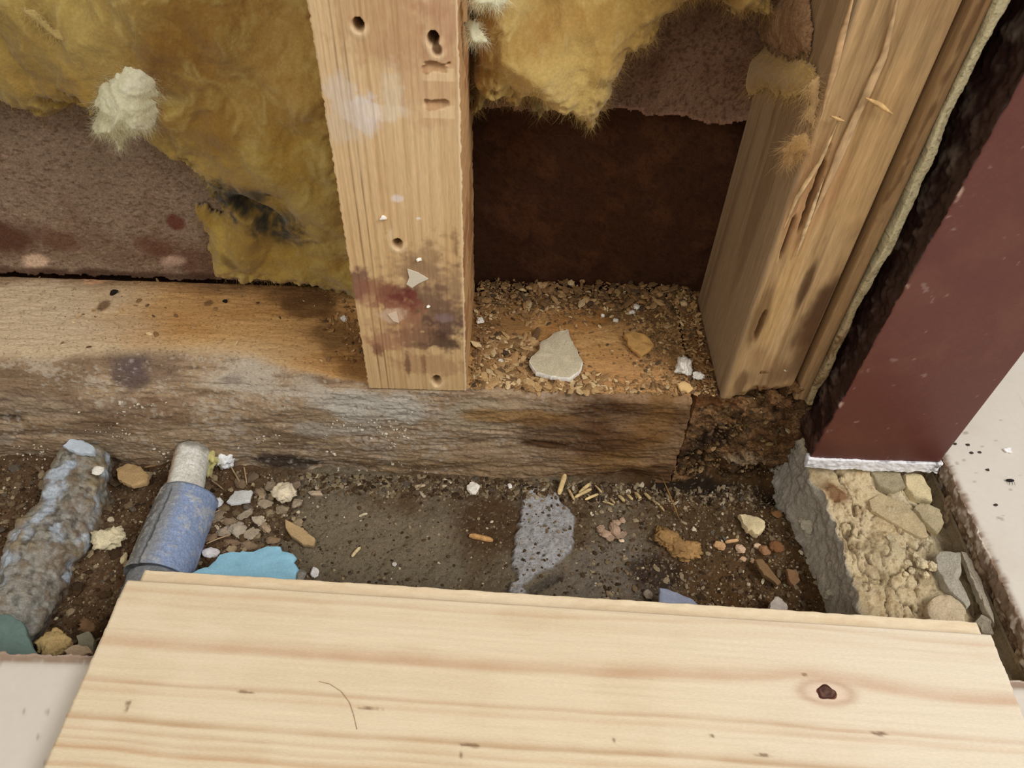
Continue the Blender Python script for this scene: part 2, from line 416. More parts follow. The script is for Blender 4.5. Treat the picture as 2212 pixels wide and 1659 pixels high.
# ------------------------------------------------------------------ bottom plate
XCUT = 0.1165
AR = np.array([onz(a, b, ZP)[:2] for a, b in ((-300, 758), (0, 757), (150, 762), (280, 748), (400, 742), (500, 745), (570, 765), (650, 800), (740, 822), (830, 838))])
ARX = AR[:, 0]; ARY = np.maximum(AR[:, 1], 0.0)
def plate_fn(P, N):
    x, y, zz = P[:, 0].copy(), P[:, 1], P[:, 2]
    off = np.zeros_like(P)
    r = 0.0035 + np.interp(x, ARX, ARY)          # the front arris is a natural round on the left
    u = y; v = ZP - zz
    inside = (u < r) & (v < r)
    du, dv = u - r, v - r; d = np.sqrt(du * du + dv * dv) + 1e-9
    off[:, 1] += np.where(inside, du / d * r - du, 0)
    off[:, 2] -= np.where(inside, dv / d * r - dv, 0)
    top = ss(0.3, 0.8, N[:, 2]) * (1 - inside)
    fr = ss(0.3, 0.8, -N[:, 1])
    n = fbm(P, (18, 60, 60), 4, 200); n2 = fbm(P, (90, 420, 420), 4, 204); nb = fbm(P, (40, 40, 40), 4, 208); nf = fbm(P, 420, 3, 212)
    amp = fr * 0.0005 * n2 + fr * 0.0018 * n + top * 0.0004 * n2 + fr * 0.0003 * nf
    # hollowed lower arris and decayed underside towards the right
    off[:, 1] += fr * 0.004 * ss(0.012, -0.01, zz) * (0.6 + nb)
    off += N * amp[:, None]
    def pf(px, py): p = ony(px, py, 0.0); return p[0], p[2]
    def pt(px, py): p = onz(px, py, ZP); return p[0], p[1]
    # gouges in the front face
    for px, py, ru, rv, dep in ((1190, 962, 0.012, 0.0018, 0.004), (20, 905, 0.006, 0.0016, 0.003), (800, 945, 0.01, 0.0015, 0.0025), (1060, 930, 0.014, 0.0012, 0.002)):
        k = blob(x, zz, *pf(px, py), ru, rv, -0.12, n2, 0.4) * fr
        off[:, 1] += k * dep
    # saw kerf side is ragged
    off[:, 0] += ss(XCUT - 0.004, XCUT, x) * (0.0015 * fbm(P, (1, 500, 700), 3, 216) + 0.0024 * (ZP - zz) / 0.088 - 0.002)
    # ---- colours
    ct = np.tile(S(196, 154, 100), (len(P), 1))
    ct = mixc(ct, S(178, 132, 78), ss(-0.2, 0.6, n) * 0.7)
    ct = mixc(ct, S(202, 182, 152), ss(-0.20, -0.29, x + 0.02 * nb + 0.25 * (y - 0.03)) * 0.9)
    ct = mixc(ct, S(206, 184, 148), ss(0.045, 0.018, y + 0.004 * nb - 0.1 * (x + 0.2)) * ss(-0.10, -0.20, x) * 0.9)
    ct = mixc(ct, S(120, 86, 54), ss(0.078, 0.094, y + 0.006 * nb) * 0.75)
    for px, py, ru, rv, cc, k in ((1010, 700, .02, .03, S(96, 62, 34), .6), (1080, 690, .03, .05, S(120, 84, 46), .6), (1300, 655, .05, .010, S(84, 58, 34), .8),
                                  (1360, 690, .03, .014, S(96, 72, 44), .7), (1440, 720, .022, .03, S(118, 88, 52), .7), (1240, 690, .03, .012, S(132, 88, 44), .6),
                                  (740, 710, .022, .03, S(100, 72, 40), .7), (680, 660, .02, .012, S(98, 70, 42), .7), (790, 780, .02, .02, S(112, 78, 42), .6),
                                  (640, 640, .02, .01, S(90, 60, 36), .5), (1100, 800, .04, .012, S(120, 92, 52), .5), (1330, 800, .04, .02, S(186, 138, 88), .7), (1230, 720, .03, .02, S(176, 126, 70), .6),
                                  (222, 662, .004, .006, S(90, 62, 36), .8), (450, 655, .004, .004, S(90, 62, 36), .7), (205, 605, .010, .005, S(196, 150, 112), .8)):
        ct = mixc(ct, cc, blob(x, y, *pt(px, py), ru, rv, 0, nb, 0.6) * k)
    cf = np.tile(S(164, 140, 112), (len(P), 1))
    cf = mixc(cf, S(144, 118, 90), ss(-0.2, 0.6, n2) * 0.5)
    cf = mixc(cf, S(96, 74, 54), ss(0.15, 0.7, fbm(P, (30, 160, 160), 4, 221)) * 0.6)
    cf = mixc(cf, S(172, 150, 124), ss(0.2, 0.7, fbm(P, (26, 120, 120), 4, 224)) * 0.5)
    rr = ss(0.0, 0.07, x + 0.02 * nb)
    cf = mixc(cf, S(122, 84, 44), rr * 0.6)
    cf = mixc(cf, S(82, 52, 26), rr * ss(-0.2, 0.5, fbm(P, (22, 60, 60), 4, 227)) * 0.8)
    for px, py, ru, rv, cc, k in ((840, 885, .036, .016, S(186, 180, 168), .85), (760, 870, .03, .010, S(182, 176, 164), .7), (520, 840, .03, .007, S(184, 172, 154), .8), (600, 850, .03, .007, S(176, 164, 148), .7), (750, 930, .03, .007, S(168, 160, 148), .7),
                                  (1020, 900, .03, .014, S(160, 146, 122), .6), (80, 880, .03, .01, S(164, 146, 126), .5), (250, 880, .02, .008, S(176, 160, 142), .5),
                                  (270, 960, .03, .012, S(150, 132, 112), .5), (300, 800, .025, .016, S(104, 82, 68), .6), (450, 800, .016, .010, S(84, 70, 68), .9), (240, 810, .013, .020, S(88, 74, 76), .9),
                                  (100, 830, .05, .012, S(112, 90, 68), .6), (330, 890, .05, .014, S(118, 90, 66), .6), (20, 905, .012, .005, S(62, 44, 32), .9),
                                  (1120, 900, .03, .007, S(156, 114, 58), .7), (1190, 962, .018, .004, S(52, 30, 14), .9), (1320, 880, .025, .01, S(84, 54, 28), .7),
                                  (1410, 930, .02, .03, S(122, 86, 42), .6), (1260, 940, .05, .018, S(88, 58, 32), .6), (1330, 1000, .03, .012, S(150, 114, 66), .45),
                                  (1000, 1010, .07, .010, S(148, 122, 90), .6), (850, 1000, .05, .012, S(142, 118, 88), .5), (600, 1000, .035, .012, S(120, 102, 84), .5), (780, 950, .01, .006, S(84, 60, 42), .8),
                                  (1380, 1030, .03, .010, S(74, 46, 22), .7), (620, 1000, .05, .009, S(62, 52, 46), .9)):  # last entry: char on the lower edge, with its dark shadow painted in
        cf = mixc(cf, cc, blob(x, zz, *pf(px, py), ru, rv, 0, nb, 0.6) * k)
    crust = ss(0.2, 0.7, nf + 0.9 * nb) * ss(0.09, -0.02, x)
    cf = mixc(cf, S(196, 188, 174), crust * 0.35)
    cf = mixc(cf, S(80, 60, 42), ss(0.6, 1.0, n2) * 0.4)
    tmask = ss(0.55, 0.95, (u + 0.002 * nb) / r) * (N[:, 1] < 0.5) * (zz > ZP - r)
    col = cf * (1 - tmask[:, None]) + ct * tmask[:, None]
    sp = fbm(P, 800, 2, 231)
    col = mixc(col, S(60, 40, 22), ss(0.6, 0.95, sp) * 0.45)
    return off, col
plate = tag(beam('bottom_plate', (-0.50, 0.0, -0.012), (XCUT, 0.095, ZP), 0,
                 np.concatenate([np.linspace(-0.50, -0.36, 60), np.linspace(-0.3595, XCUT, 800)]),
                 (0.0007, 0.0008, 0.008, 0.01), 0.0022, plate_fn, M_PLATE),
            'long weathered timber plate lying along the foot of the wall', 'timber')

def rot_fn(P, N):
    x, y, zz = P[:, 0], P[:, 1], P[:, 2]
    n = fbm(P, 70, 4, 240); n2 = fbm(P, 260, 4, 244); nf = fbm(P, 800, 3, 248)
    ridge = 1 - np.abs(n2)
    fr = ss(0.3, 0.8, -N[:, 1]); top = ss(0.3, 0.8, N[:, 2])
    kk = ss(0.121, 0.132, x) * 0.8 + 0.2
    off = N * (kk * (0.0035 * n + 0.0022 * n2 + 0.0007 * nf))[:, None]
    off[:, 2] -= top * 0.003 * ss(0.12, 0.14, x)
    off[:, 1] += fr * (0.010 * ss(0.04, -0.02, zz) * ss(0.12, 0.15, x) * (0.5 + n) + 0.003)
    def b(px, py, ru, rv, dep):
        p = ony(px, py, 0.0); return blob(x, zz, p[0], p[2], ru, rv, 0, n2, 0.5) * fr * dep
    off[:, 1] += b(1570, 960, .012, .010, .010) + b(1620, 930, .008, .006, .006) + b(1700, 900, .01, .008, .008) + b(1520, 1020, .02, .012, .010)
    off[:, 1] -= b(1600, 1010, .016, .008, .006)
    col = np.tile(S(136, 102, 68), (len(P), 1))
    col = mixc(col, S(92, 64, 38), ss(-0.3, 0.4, n2) * 0.7)
    col = mixc(col, S(36, 22, 12), ss(0.25, 0.8, n2 + 0.6 * n) * 0.85)
    col = mixc(col, S(148, 112, 72), ss(0.35, 0.8, -n2 + 0.2 * nf) * 0.6)
    col = mixc(col, S(150, 106, 60), top * ss(0.135, 0.122, x + 0.004 * n) * 0.85)
    def c(px, py, ru, rv, cc, k):
        nonlocal col
        p = ony(px, py, 0.0); col = mixc(col, cc, blob(x, zz, p[0], p[2], ru, rv, 0, n, 0.6) * k * fr)
    c(1590, 1010, .02, .010, S(158, 136, 108), .8); c(1550, 960, .016, .012, S(36, 24, 14), .8); c(1500, 1000, .010, .02, S(42, 28, 16), .8)
    c(1560, 885, .02, .006, S(112, 72, 38), .8); c(1680, 960, .018, .012, S(96, 62, 36), .6)
    c(1640, 1050, .04, .010, S(60, 38, 20), .8)
    return off, col
rot = tag(beam('rotted_timber_end', (0.1190, 0.003, -0.02), (0.2, 0.1065, 0.0765), 0, 0.0007, (0.0008, 0.0012, 0.008, 0.01), 0.004, rot_fn, M_ROT),
          'dark crumbling rotten timber beyond the saw cut, beside the maroon jamb', 'timber')

# ------------------------------------------------------------------ front stud
SX0, SX1 = -0.0812, -0.0220
def stud_fn(P, N):
    x, y, zz = P[:, 0], P[:, 1], P[:, 2]
    off = np.zeros_like(P); fr = ss(0.3, 0.8, -N[:, 1])
    n = fbm(P, (40, 40, 40), 4, 300); g = fbm(P, (700, 700, 14), 3, 303); n2 = fbm(P, 260, 3, 306)
    f = (x - SX0) / (SX1 - SX0)
    wob = 0.006 * fbm(np.column_stack([x * 0, y * 0, zz]), 14, 3, 309)
    col = np.tile(S(214, 184, 142), (len(P), 1))
    col = mixc(col, S(200, 166, 122), ss(-0.3, 0.6, g) * 0.45)
    col = mixc(col, S(204, 164, 106), ss(0.26, 0.15, zz) * 0.4)
    for c0, wd, k, cc, gr in ((.055, .008, .45, S(150, 112, 72), 0.0001), (.135, .006, 1.0, S(112, 78, 44), .0003), (.205, .006, 1.0, S(108, 76, 42), .0003), (.265, .010, .4, S(160, 120, 76), .0001),
                              (.345, .018, .5, S(172, 128, 78), 0), (.395, .012, .35, S(160, 116, 70), 0), (.56, .008, .35, S(172, 130, 84), 0), (.58, .02, .25, S(176, 138, 92), 0), (.86, .012, .4, S(168, 124, 76), 0), (.92, .03, .25, S(180, 140, 92), 0)):
        m = np.exp(-(((f - c0 - wob * (1 if c0 < .3 else 2)) / wd) ** 2)) * (0.75 + 0.4 * n)
        col = mixc(col, cc, np.clip(m * k, 0, 1) * fr)
        off[:, 1] += np.clip(m, 0, 1) * gr * fr
    off[:, 1] += fr * 0.00025 * g
    def q(px, py): p = ony(px, py, 0.0); return p[0], p[2]
    def st(px, py, ru, rv, cc, k, rot=0.0, amt=0.6):
        nonlocal col
        col = mixc(col, cc, blob(x, zz, *q(px, py), ru, rv, rot, n2 * 0.6 + n * 0.6, amt) * k * fr)
    # old plaster smears and stains
    st(850, 70, .022, .016, S(176, 136, 96), .5); st(960, 40, .012, .02, S(176, 130, 104), .5); st(930, 140, .02, .03, S(184, 140, 106), .4)
    st(735, 200, .007, .012, S(212, 198, 184), .55); st(788, 250, .007, .009, S(220, 210, 206), .75); st(745, 265, .012, .010, S(206, 188, 166), .5)
    st(845, 205, .005, .012, S(218, 200, 172), .6); st(828, 245, .012, .004, S(222, 206, 182), .5)
    st(858, 432, .0035, .0025, S(226, 210, 200), .9, 0, .2); st(905, 475, .0016, .0010, S(232, 222, 208), .9); st(845, 512, .003, .005, S(226, 200, 160), .6)
    st(930, 560, .016, .017, S(142, 112, 82), .6); st(900, 585, .018, .010, S(160, 130, 96), .5); st(985, 600, .006, .020, S(150, 122, 90), .5)
    st(985, 680, .010, .012, S(112, 84, 66), .6)
    st(925, 680, .015, .022, S(88, 60, 52), .9); st(962, 700, .015, .016, S(94, 68, 60), .85); st(930, 735, .024, .009, S(80, 56, 46), .9, -0.25); st(940, 620, .022, .03, S(146, 116, 88), .55); st(905, 748, .010, .004, S(70, 46, 42), .8)
    st(860, 660, .012, .010, S(122, 54, 48), .8); st(855, 640, .009, .007, S(106, 46, 42), .75); st(880, 700, .004, .018, S(120, 62, 52), .6, -.3); st(875, 690, .010, .008, S(140, 88, 66), .6)
    st(770, 615, .006, .012, S(112, 76, 66), .85); st(795, 640, .010, .010, S(152, 104, 82), .6); st(815, 625, .008, .006, S(136, 90, 66), .55)
    st(830, 740, .011, .010, S(148, 92, 74), .6); st(815, 760, .005, .006, S(110, 64, 48), .7); st(870, 720, .02, .02, S(176, 134, 100), .5)
    st(930, 790, .024, .010, S(158, 118, 86), .5); st(880, 790, .002, .012, S(104, 66, 42), .7); st(915, 790, .0015, .010, S(120, 80, 54), .5); st(850, 685, .008, .005, S(214, 186, 160), .7); st(965, 690, .007, .004, S(140, 116, 112), .8)
    st(985, 545, .003, .014, S(112, 80, 50), .6, 0.1)
    # nail holes and dents
    for px, py, rr, dep in ((773, 57, .0022, .012), (935, 86, .0024, .012), (943, 110, .0020, .0014), (858, 530, .0024, .010), (943, 826, .0024, .012)):
        cx, cz = q(px, py); d = np.sqrt((x - cx) ** 2 + ((zz - cz) / (1.25 if py < 800 else 1.8)) ** 2) + 0.0002 * n2
        k = ss(rr * 1.15, rr * 0.75, d) * fr
        off[:, 1] += k * dep
        col = mixc(col, S(92, 62, 36), k * 0.85)
        rim = ss(rr * 2.4, rr * 1.3, d) * (1 - k) * ss(cz + rr, cz - rr, zz) * fr
        col = mixc(col, S(232, 206, 166), rim * 0.6); off[:, 1] -= rim * 0.0004
    for px, py, rx, rz in ((941, 150, .0050, .0021), (942, 230, .0052, .0023)):
        cx, cz = q(px, py); a = np.maximum(np.abs(x - cx) / rx, np.abs(zz - cz) / rz) + 0.35 * n2
        k = ss(1.1, 0.85, a) * fr
        off[:, 1] += k * 0.0032 * ss(cz - rz * 1.2, cz + rz, zz)
        col = mixc(col, S(150, 106, 66), k * 0.4)
        rim = ss(1.5, 1.15, np.maximum(np.abs(x - cx - .001) / rx, np.abs(zz - cz + rz * 1.3) / rz)) * fr * (1 - k)
        col = mixc(col, S(230, 202, 160), rim * 0.6)
    # torn right arris
    e = ss(SX1 - 0.0016, SX1, x)
    off[:, 0] += e * (0.0005 * fbm(P, (60, 60, 300), 3, 330) - 0.0002); col = mixc(col, S(236, 214, 178), ss(SX1 - .0016, SX1 - .0007, x) * fr * 0.7)
    sd = ss(0.3, 0.8, N[:, 0])
    col = mixc(col, S(176, 130, 82), sd * 0.7); col = mixc(col, S(140, 84, 52), sd * ss(0.1, 0.6, n) * 0.6)  # right-facing side coloured darker to stand in for its shade
    off[:, 0] -= ss(SX0 + 0.0012, SX0, x) * 0.0004 * fbm(P, (60, 60, 500), 2, 333)
    return off, col
stud = tag(beam('wall_stud', (SX0, 0.0012, ZP - 0.0004), (SX1, 0.094, 0.44), 2,
                np.concatenate([np.linspace(ZP - 0.0004, 0.315, 520), np.linspace(0.318, 0.44, 30)]),
                (0.006, 0.006, 0.0018, 0.00045), 0.0008, stud_fn, M_STUD),
           'pale planed stud with nail holes, standing between the two bays', 'stud')
p = ony(858, 530, 0.006)
def lathe(prof, n, axis_pt, direction, seedn=0.0):
    d = np.array(direction, float); d /= np.linalg.norm(d)
    a = np.cross(d, [0, 0, 1.0]) if abs(d[2]) < 0.9 else np.cross(d, [1.0, 0, 0]); a /= np.linalg.norm(a); b = np.cross(d, a)
    V = []
    for h, r in prof:
        for k in range(n):
            t = 2 * math.pi * k / n
            V.append(np.array(axis_pt) + d * h + a * r * math.cos(t) + b * r * math.sin(t))
    nr = len(prof); fs = []
    for i in range(nr - 1):
        for k in range(n):
            fs.append((i * n + k, i * n + (k + 1) % n, (i + 1) * n + (k + 1) % n, (i + 1) * n + k))
    return np.array(V), np.array(fs), [list(range(n))[::-1], [(nr - 1) * n + k for k in range(n)]]
V, fs, ng = lathe([(0, .0016), (.0006, .0019), (.0012, .0016), (.0014, .0009), (.006, .0009)], 10, p, (0, 1, 0))
mk('nail', V, [fs], S(190, 160, 90), M_METAL, stud, tuple(p), True, ng)

# ------------------------------------------------------------------ stud and strips beside the door jamb
def rstud_fn(x0, x1, seed, base, kind):
    def fn(P, N):
        x, y, zz = P[:, 0], P[:, 1], P[:, 2]
        fr = ss(0.3, 0.8, -N[:, 1]); lf = ss(0.3, 0.8, -N[:, 0])
        n = fbm(P, (50, 50, 30), 4, seed); g = fbm(P, (420, 420, 9), 4, seed + 3); n2 = fbm(P, (300, 300, 120), 3, seed + 6)
        ga = fbm(P, (160, 160, 5), 3, seed + 9)
        off = N * (0.0005 * g * (0.25 + 0.75 * fr) + 0.0012 * ga * fr)[:, None]
        col = np.tile(base, (len(P), 1))
        col = mixc(col, base * 0.62, ss(0.0, 0.7, g) * 0.7 * (0.3 + 0.7 * fr))
        col = mixc(col, S(212, 176, 128), ss(0.2, 0.8, -ga) * 0.45)
        col = mixc(col, S(148, 112, 76), ss(0.0, 0.8, n) * 0.45)
        col = mixc(col, S(96, 66, 38), ss(0.6, 0.9, ga + 0.3 * n2) * 0.75 * fr)
        if kind == 'stud':
            col = mixc(col, S(158, 134, 104), lf * 0.85)
            col = mixc(col, S(124, 98, 70), lf * ss(0.0, 0.6, fbm(P, (1, 90, 5), 3, seed + 15)) * 0.6)
            def q(px, py): p = ony(px, py, 0.0); return p[0], p[2]
            def st(px, py, ru, rv, cc, k, rot=0.0):
                nonlocal col
                col = mixc(col, cc, blob(x, zz, *q(px, py), ru, rv, rot, n, 0.5) * k * fr)
            st(1775, 690, .011, .042, S(82, 54, 32), .95); st(1745, 770, .012, .03, S(96, 66, 40), .8); st(1690, 640, .006, .05, S(196, 158, 104), .6); st(1600, 640, .004, .04, S(192, 154, 102), .4); st(1740, 620, .003, .02, S(70, 44, 24), .8)
            st(1640, 690, .005, .026, S(104, 76, 44), .7); st(1700, 810, .022, .016, S(112, 84, 58), .7); st(1600, 830, .004, .012, S(92, 62, 36), .7)
            st(1870, 330, .012, .04, S(188, 150, 100), .5); st(1740, 430, .012, .03, S(176, 132, 92), .6)
            # decay eats the foot away on the right
            k = ss(0.092, 0.072, zz + 0.007 * n - 0.55 * (x - 0.155))
            off[:, 1] += fr * k * 0.010
            col = mixc(col, S(88, 60, 36), k * 0.8)
            for px, py, ru, rv, dep in ((1760, 410, .0015, .02, .004), (1700, 520, .001, .016, .003), (1640, 710, .0016, .012, .0025)):
                kk = blob(x, zz, *q(px, py), ru, rv, 0, n2, 0.4) * fr
                off[:, 1] += kk * dep; col = mixc(col, S(90, 58, 30), kk * 0.7)
            # left face runs dark towards the top where fibres were torn away
            pl = onx(1700, 60, x0)
            col = mixc(col, S(110, 78, 50), blob(y, zz, pl[1], pl[2], .03, .03, 0, n, .6) * lf * 0.7)
        return off, col
    return fn
zd = np.concatenate([np.linspace(ZP - 0.0004, 0.33, 420), np.linspace(0.335, 0.44, 30)])
rst = tag(beam('door_stud', (0.1315, 0.0005, ZP - 0.0004), (0.1720, 0.094, 0.44), 2, zd, (0.0013, 0.006, 0.006, 0.0006), 0.0025,
               rstud_fn(0.1315, 0.1725, 400, S(172, 140, 98), 'stud'), M_STUDR),
          'split and splintered stud nearest the maroon door jamb', 'stud')
trim_ = tag(beam('packing_strip', (0.1750, -0.0005, ZP + 0.003), (0.1822, 0.092, 0.44), 2, zd + 0.003 * (0.44 - zd) / 0.363, (0.006, 0.006, 0.006, 0.0006), 0.0012,
                 rstud_fn(0.174, 0.1822, 430, S(152, 120, 82), 'strip'), M_STUDR),
            'narrow brown wooden strip between the split stud and the pale plaster edge', 'strip')
def plaster_fn(P, N):
    zz = P[:, 2]
    n = fbm(P, (220, 220, 60), 4, 450); n2 = fbm(P, 900, 3, 454); nl = fbm(P, (60, 60, 30), 3, 458)
    off = N * (0.0003 * n + 0.00025 * n2)[:, None]
    off[:, 0] += 0.0018 * nl; off[:, 1] += 0.0015 * fbm(P, (30, 30, 45), 3, 459)
    col = np.tile(S(206, 194, 156), (len(P), 1))
    lowm = ss(0.20, 0.12, zz + 0.03 * nl)
    col = mixc(col, S(150, 122, 84), lowm * 0.7)
    col = mixc(col, S(120, 90, 58), ss(0.15, 0.7, n + 0.3 * n2) * (0.4 + 0.4 * lowm))
    col = mixc(col, S(54, 36, 24), ss(0.5, 0.9, n2) * 0.6)
    return off, col
pls = tag(beam('plaster_edge', (0.1832, -0.0025, ZP - 0.002), (0.1872, 0.05, 0.44), 2, zd, (0.004, 0.006, 0.004, 0.0005), 0.001, plaster_fn, M_CEM),
          'ragged cream plaster edge running up beside the maroon jamb', 'plaster')

# splinters standing off the split stud
def strip(name, pts, width, thick, col, material, parent=None, origin=None, seed=0, taper=True, n=40, tp=(2.6, 0.08)):
    """flat splinter along a 3-D polyline facing -Y / up"""
    pts = np.array(pts, float); t = np.linspace(0, 1, len(pts)); tt = np.linspace(0, 1, n)
    C = np.column_stack([np.interp(tt, t, pts[:, k]) for k in range(3)])
    C += 0.0003 * np.column_stack([fbm(C, 60, 2, seed + k) for k in range(3)])
    T = np.gradient(C, axis=0); T /= np.linalg.norm(T, axis=1)[:, None]
    view = CAM * 0 + np.array([0, -0.72, 0.69])
    side = np.cross(T, view); side /= np.linalg.norm(side, axis=1)[:, None] + 1e-9
    up = np.cross(side, T)
    wv = width * (np.minimum(1, np.minimum(tt, 1 - tt) * tp[0] + tp[1]) if taper else 1) * (1 + 0.18 * fbm(C, 50, 2, seed + 5))
    V = []
    for a, b in ((-.5, 0), (-.35, 1), (.35, 1), (.5, 0), (0, -.6)):
        V.append(C + side * (wv * a)[:, None] + up * (thick * b))
    V = np.array(V).reshape(-1, 3)
    f = gridfaces(5, n, True)
    cc = np.tile(col, (len(V), 1)) * (1 + 0.3 * fbm(V, 500, 2, seed + 8))[:, None]
    e0 = [k * n for k in range(5)]; e1 = [k * n + n - 1 for k in range(5)]
    return mk(name, V, [f], np.clip(cc, 0, 1), material, parent, origin if origin is not None else tuple(C[0]), True, [e0, e1[::-1]])
for i, (pp, wd, cc) in enumerate([
        (((1945, -40), (1910, 120), (1850, 250), (1790, 390), (1750, 480)), .0042, S(208, 172, 128)),
        (((1850, -40), (1810, 120), (1770, 260)), .0030, S(200, 162, 118)),
        (((1815, 250), (1770, 350), (1720, 430), (1690, 500)), .0022, S(214, 180, 132)),
        (((1780, 380), (1745, 480), (1715, 560)), .0018, S(222, 190, 146))]):
    strip('splinter', [ony(a, b, -0.0008) for a, b in pp], wd, 0.0006, cc * 0.82, M_STUDR, rst, None, 470 + i)
strip('splinter', [ony(1868, 212, -0.002), ony(1900, 226, -0.003), ony(1926, 246, -0.002)], .0022, .001, S(204, 166, 112), M_STUDR, rst, None, 480, n=12)
strip('splinter', [ony(1792, 252, -0.002), ony(1822, 264, -0.002)], .0014, .001, S(204, 166, 112), M_STUDR, rst, None, 481, n=10)

# ------------------------------------------------------------------ maroon jamb
JX0, JX1, JY = 0.1893, 0.2705, -0.0195
jb = empty('door_jamb', ((JX0 + JX1) / 2, 0.03, 0.046))
tag(jb, 'maroon painted door jamb with a white cut lower edge', 'door frame')
def lean(P): return 0.028 * (P[:, 2] - 0.0476)
def jamb_fn(P, N):
    x, y, zz = P[:, 0], P[:, 1], P[:, 2]
    fr = ss(0.3, 0.8, -N[:, 1]); lf = ss(0.5, 0.9, -N[:, 0])
    n = fbm(P, 40, 4, 500); n2 = fbm(P, 300, 4, 504); n3 = fbm(P, 110, 3, 507)
    off = np.zeros_like(P); off[:, 0] = lean(P)
    off += N * (fr * 0.00012 * n + lf * (0.0012 * n3 + 0.0008 * n2))[:, None]
    ed = ss(JX0 + 0.003, JX0 + 0.0005, x)
    off[:, 0] += ed * fr * 0.0005 * fbm(P, (1, 1, 220), 3, 511)
    col = np.tile(S(97, 50, 41), (len(P), 1))
    col = mixc(col, S(108, 62, 46), ss(-0.1, 0.7, n) * 0.5)
    col = mixc(col, S(92, 44, 38), ss(0.1, 0.7, fbm(P, 30, 3, 515)) * 0.5)
    col = mixc(col, S(84, 42, 36), ss(0.075, 0.05, zz) * 0.6)
    col = mixc(col, S(148, 118, 110), ss(0.95, 1.1, fbm(P, (280, 280, 200), 3, 519)) * 0.55 * fr)
    chip = ed * ss(0.55, 0.8, fbm(P, (200, 200, 160), 3, 523)) * fr
    col = mixc(col, S(196, 166, 150), chip * 0.8)
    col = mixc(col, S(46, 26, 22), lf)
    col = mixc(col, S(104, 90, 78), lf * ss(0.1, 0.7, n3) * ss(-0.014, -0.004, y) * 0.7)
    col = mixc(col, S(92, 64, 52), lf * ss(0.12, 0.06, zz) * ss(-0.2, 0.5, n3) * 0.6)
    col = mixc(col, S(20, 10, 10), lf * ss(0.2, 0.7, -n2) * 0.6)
    return off, col
mk_j = beam('jamb_board', (JX0, JY, 0.0478), (JX1, 0.09, 0.44), 2, np.concatenate([np.linspace(0.0478, 0.30, 330), np.linspace(0.305, 0.44, 20)]),
            (0.0009, 0.008, 0.008, 0.0008), 0.0010, jamb_fn, M_JAMB, jb)
def wedge_fn(P, N):
    n = fbm(P, 250, 4, 540); n2 = fbm(P, (500, 200, 500), 3, 543)
    off = N * (0.0005 * n + 0.0003 * n2)[:, None]
    low = ss(0.044, 0.0385, P[:, 2])
    off[:, 2] += low * 0.0012 * fbm(P, (150, 1, 1), 4, 547)
    off[:, 2] += -0.0012 * ss(JX0, JX1, P[:, 0])
    r = ss(JX1 - 0.010, JX1, P[:, 0]); off += N * (r * 0.001 * fbm(P, 320, 3, 549))[:, None]
    col = np.tile(S(236, 236, 240), (len(P), 1))
    col = mixc(col, S(120, 104, 112), ss(0.35, 0.7, fbm(P, (130, 1, 600), 3, 551)) * 0.7 * ss(0.0455, 0.049, P[:, 2] + 0.001 * n))
    col = mixc(col, S(60, 44, 44), r * ss(0.2, 0.55, n2) * 0.8)
    return off, col
beam('white_edge', (JX0 - 0.0008, JY - 0.0014, 0.0392), (JX1 + 0.0014, JY + 0.0035, 0.0485), 0, 0.0005, (0.0005, 0.003, 0.003, 0.003), 0.0008, wedge_fn, M_WHITE, jb)['label'] = 'white cut lower edge with flaking paint'

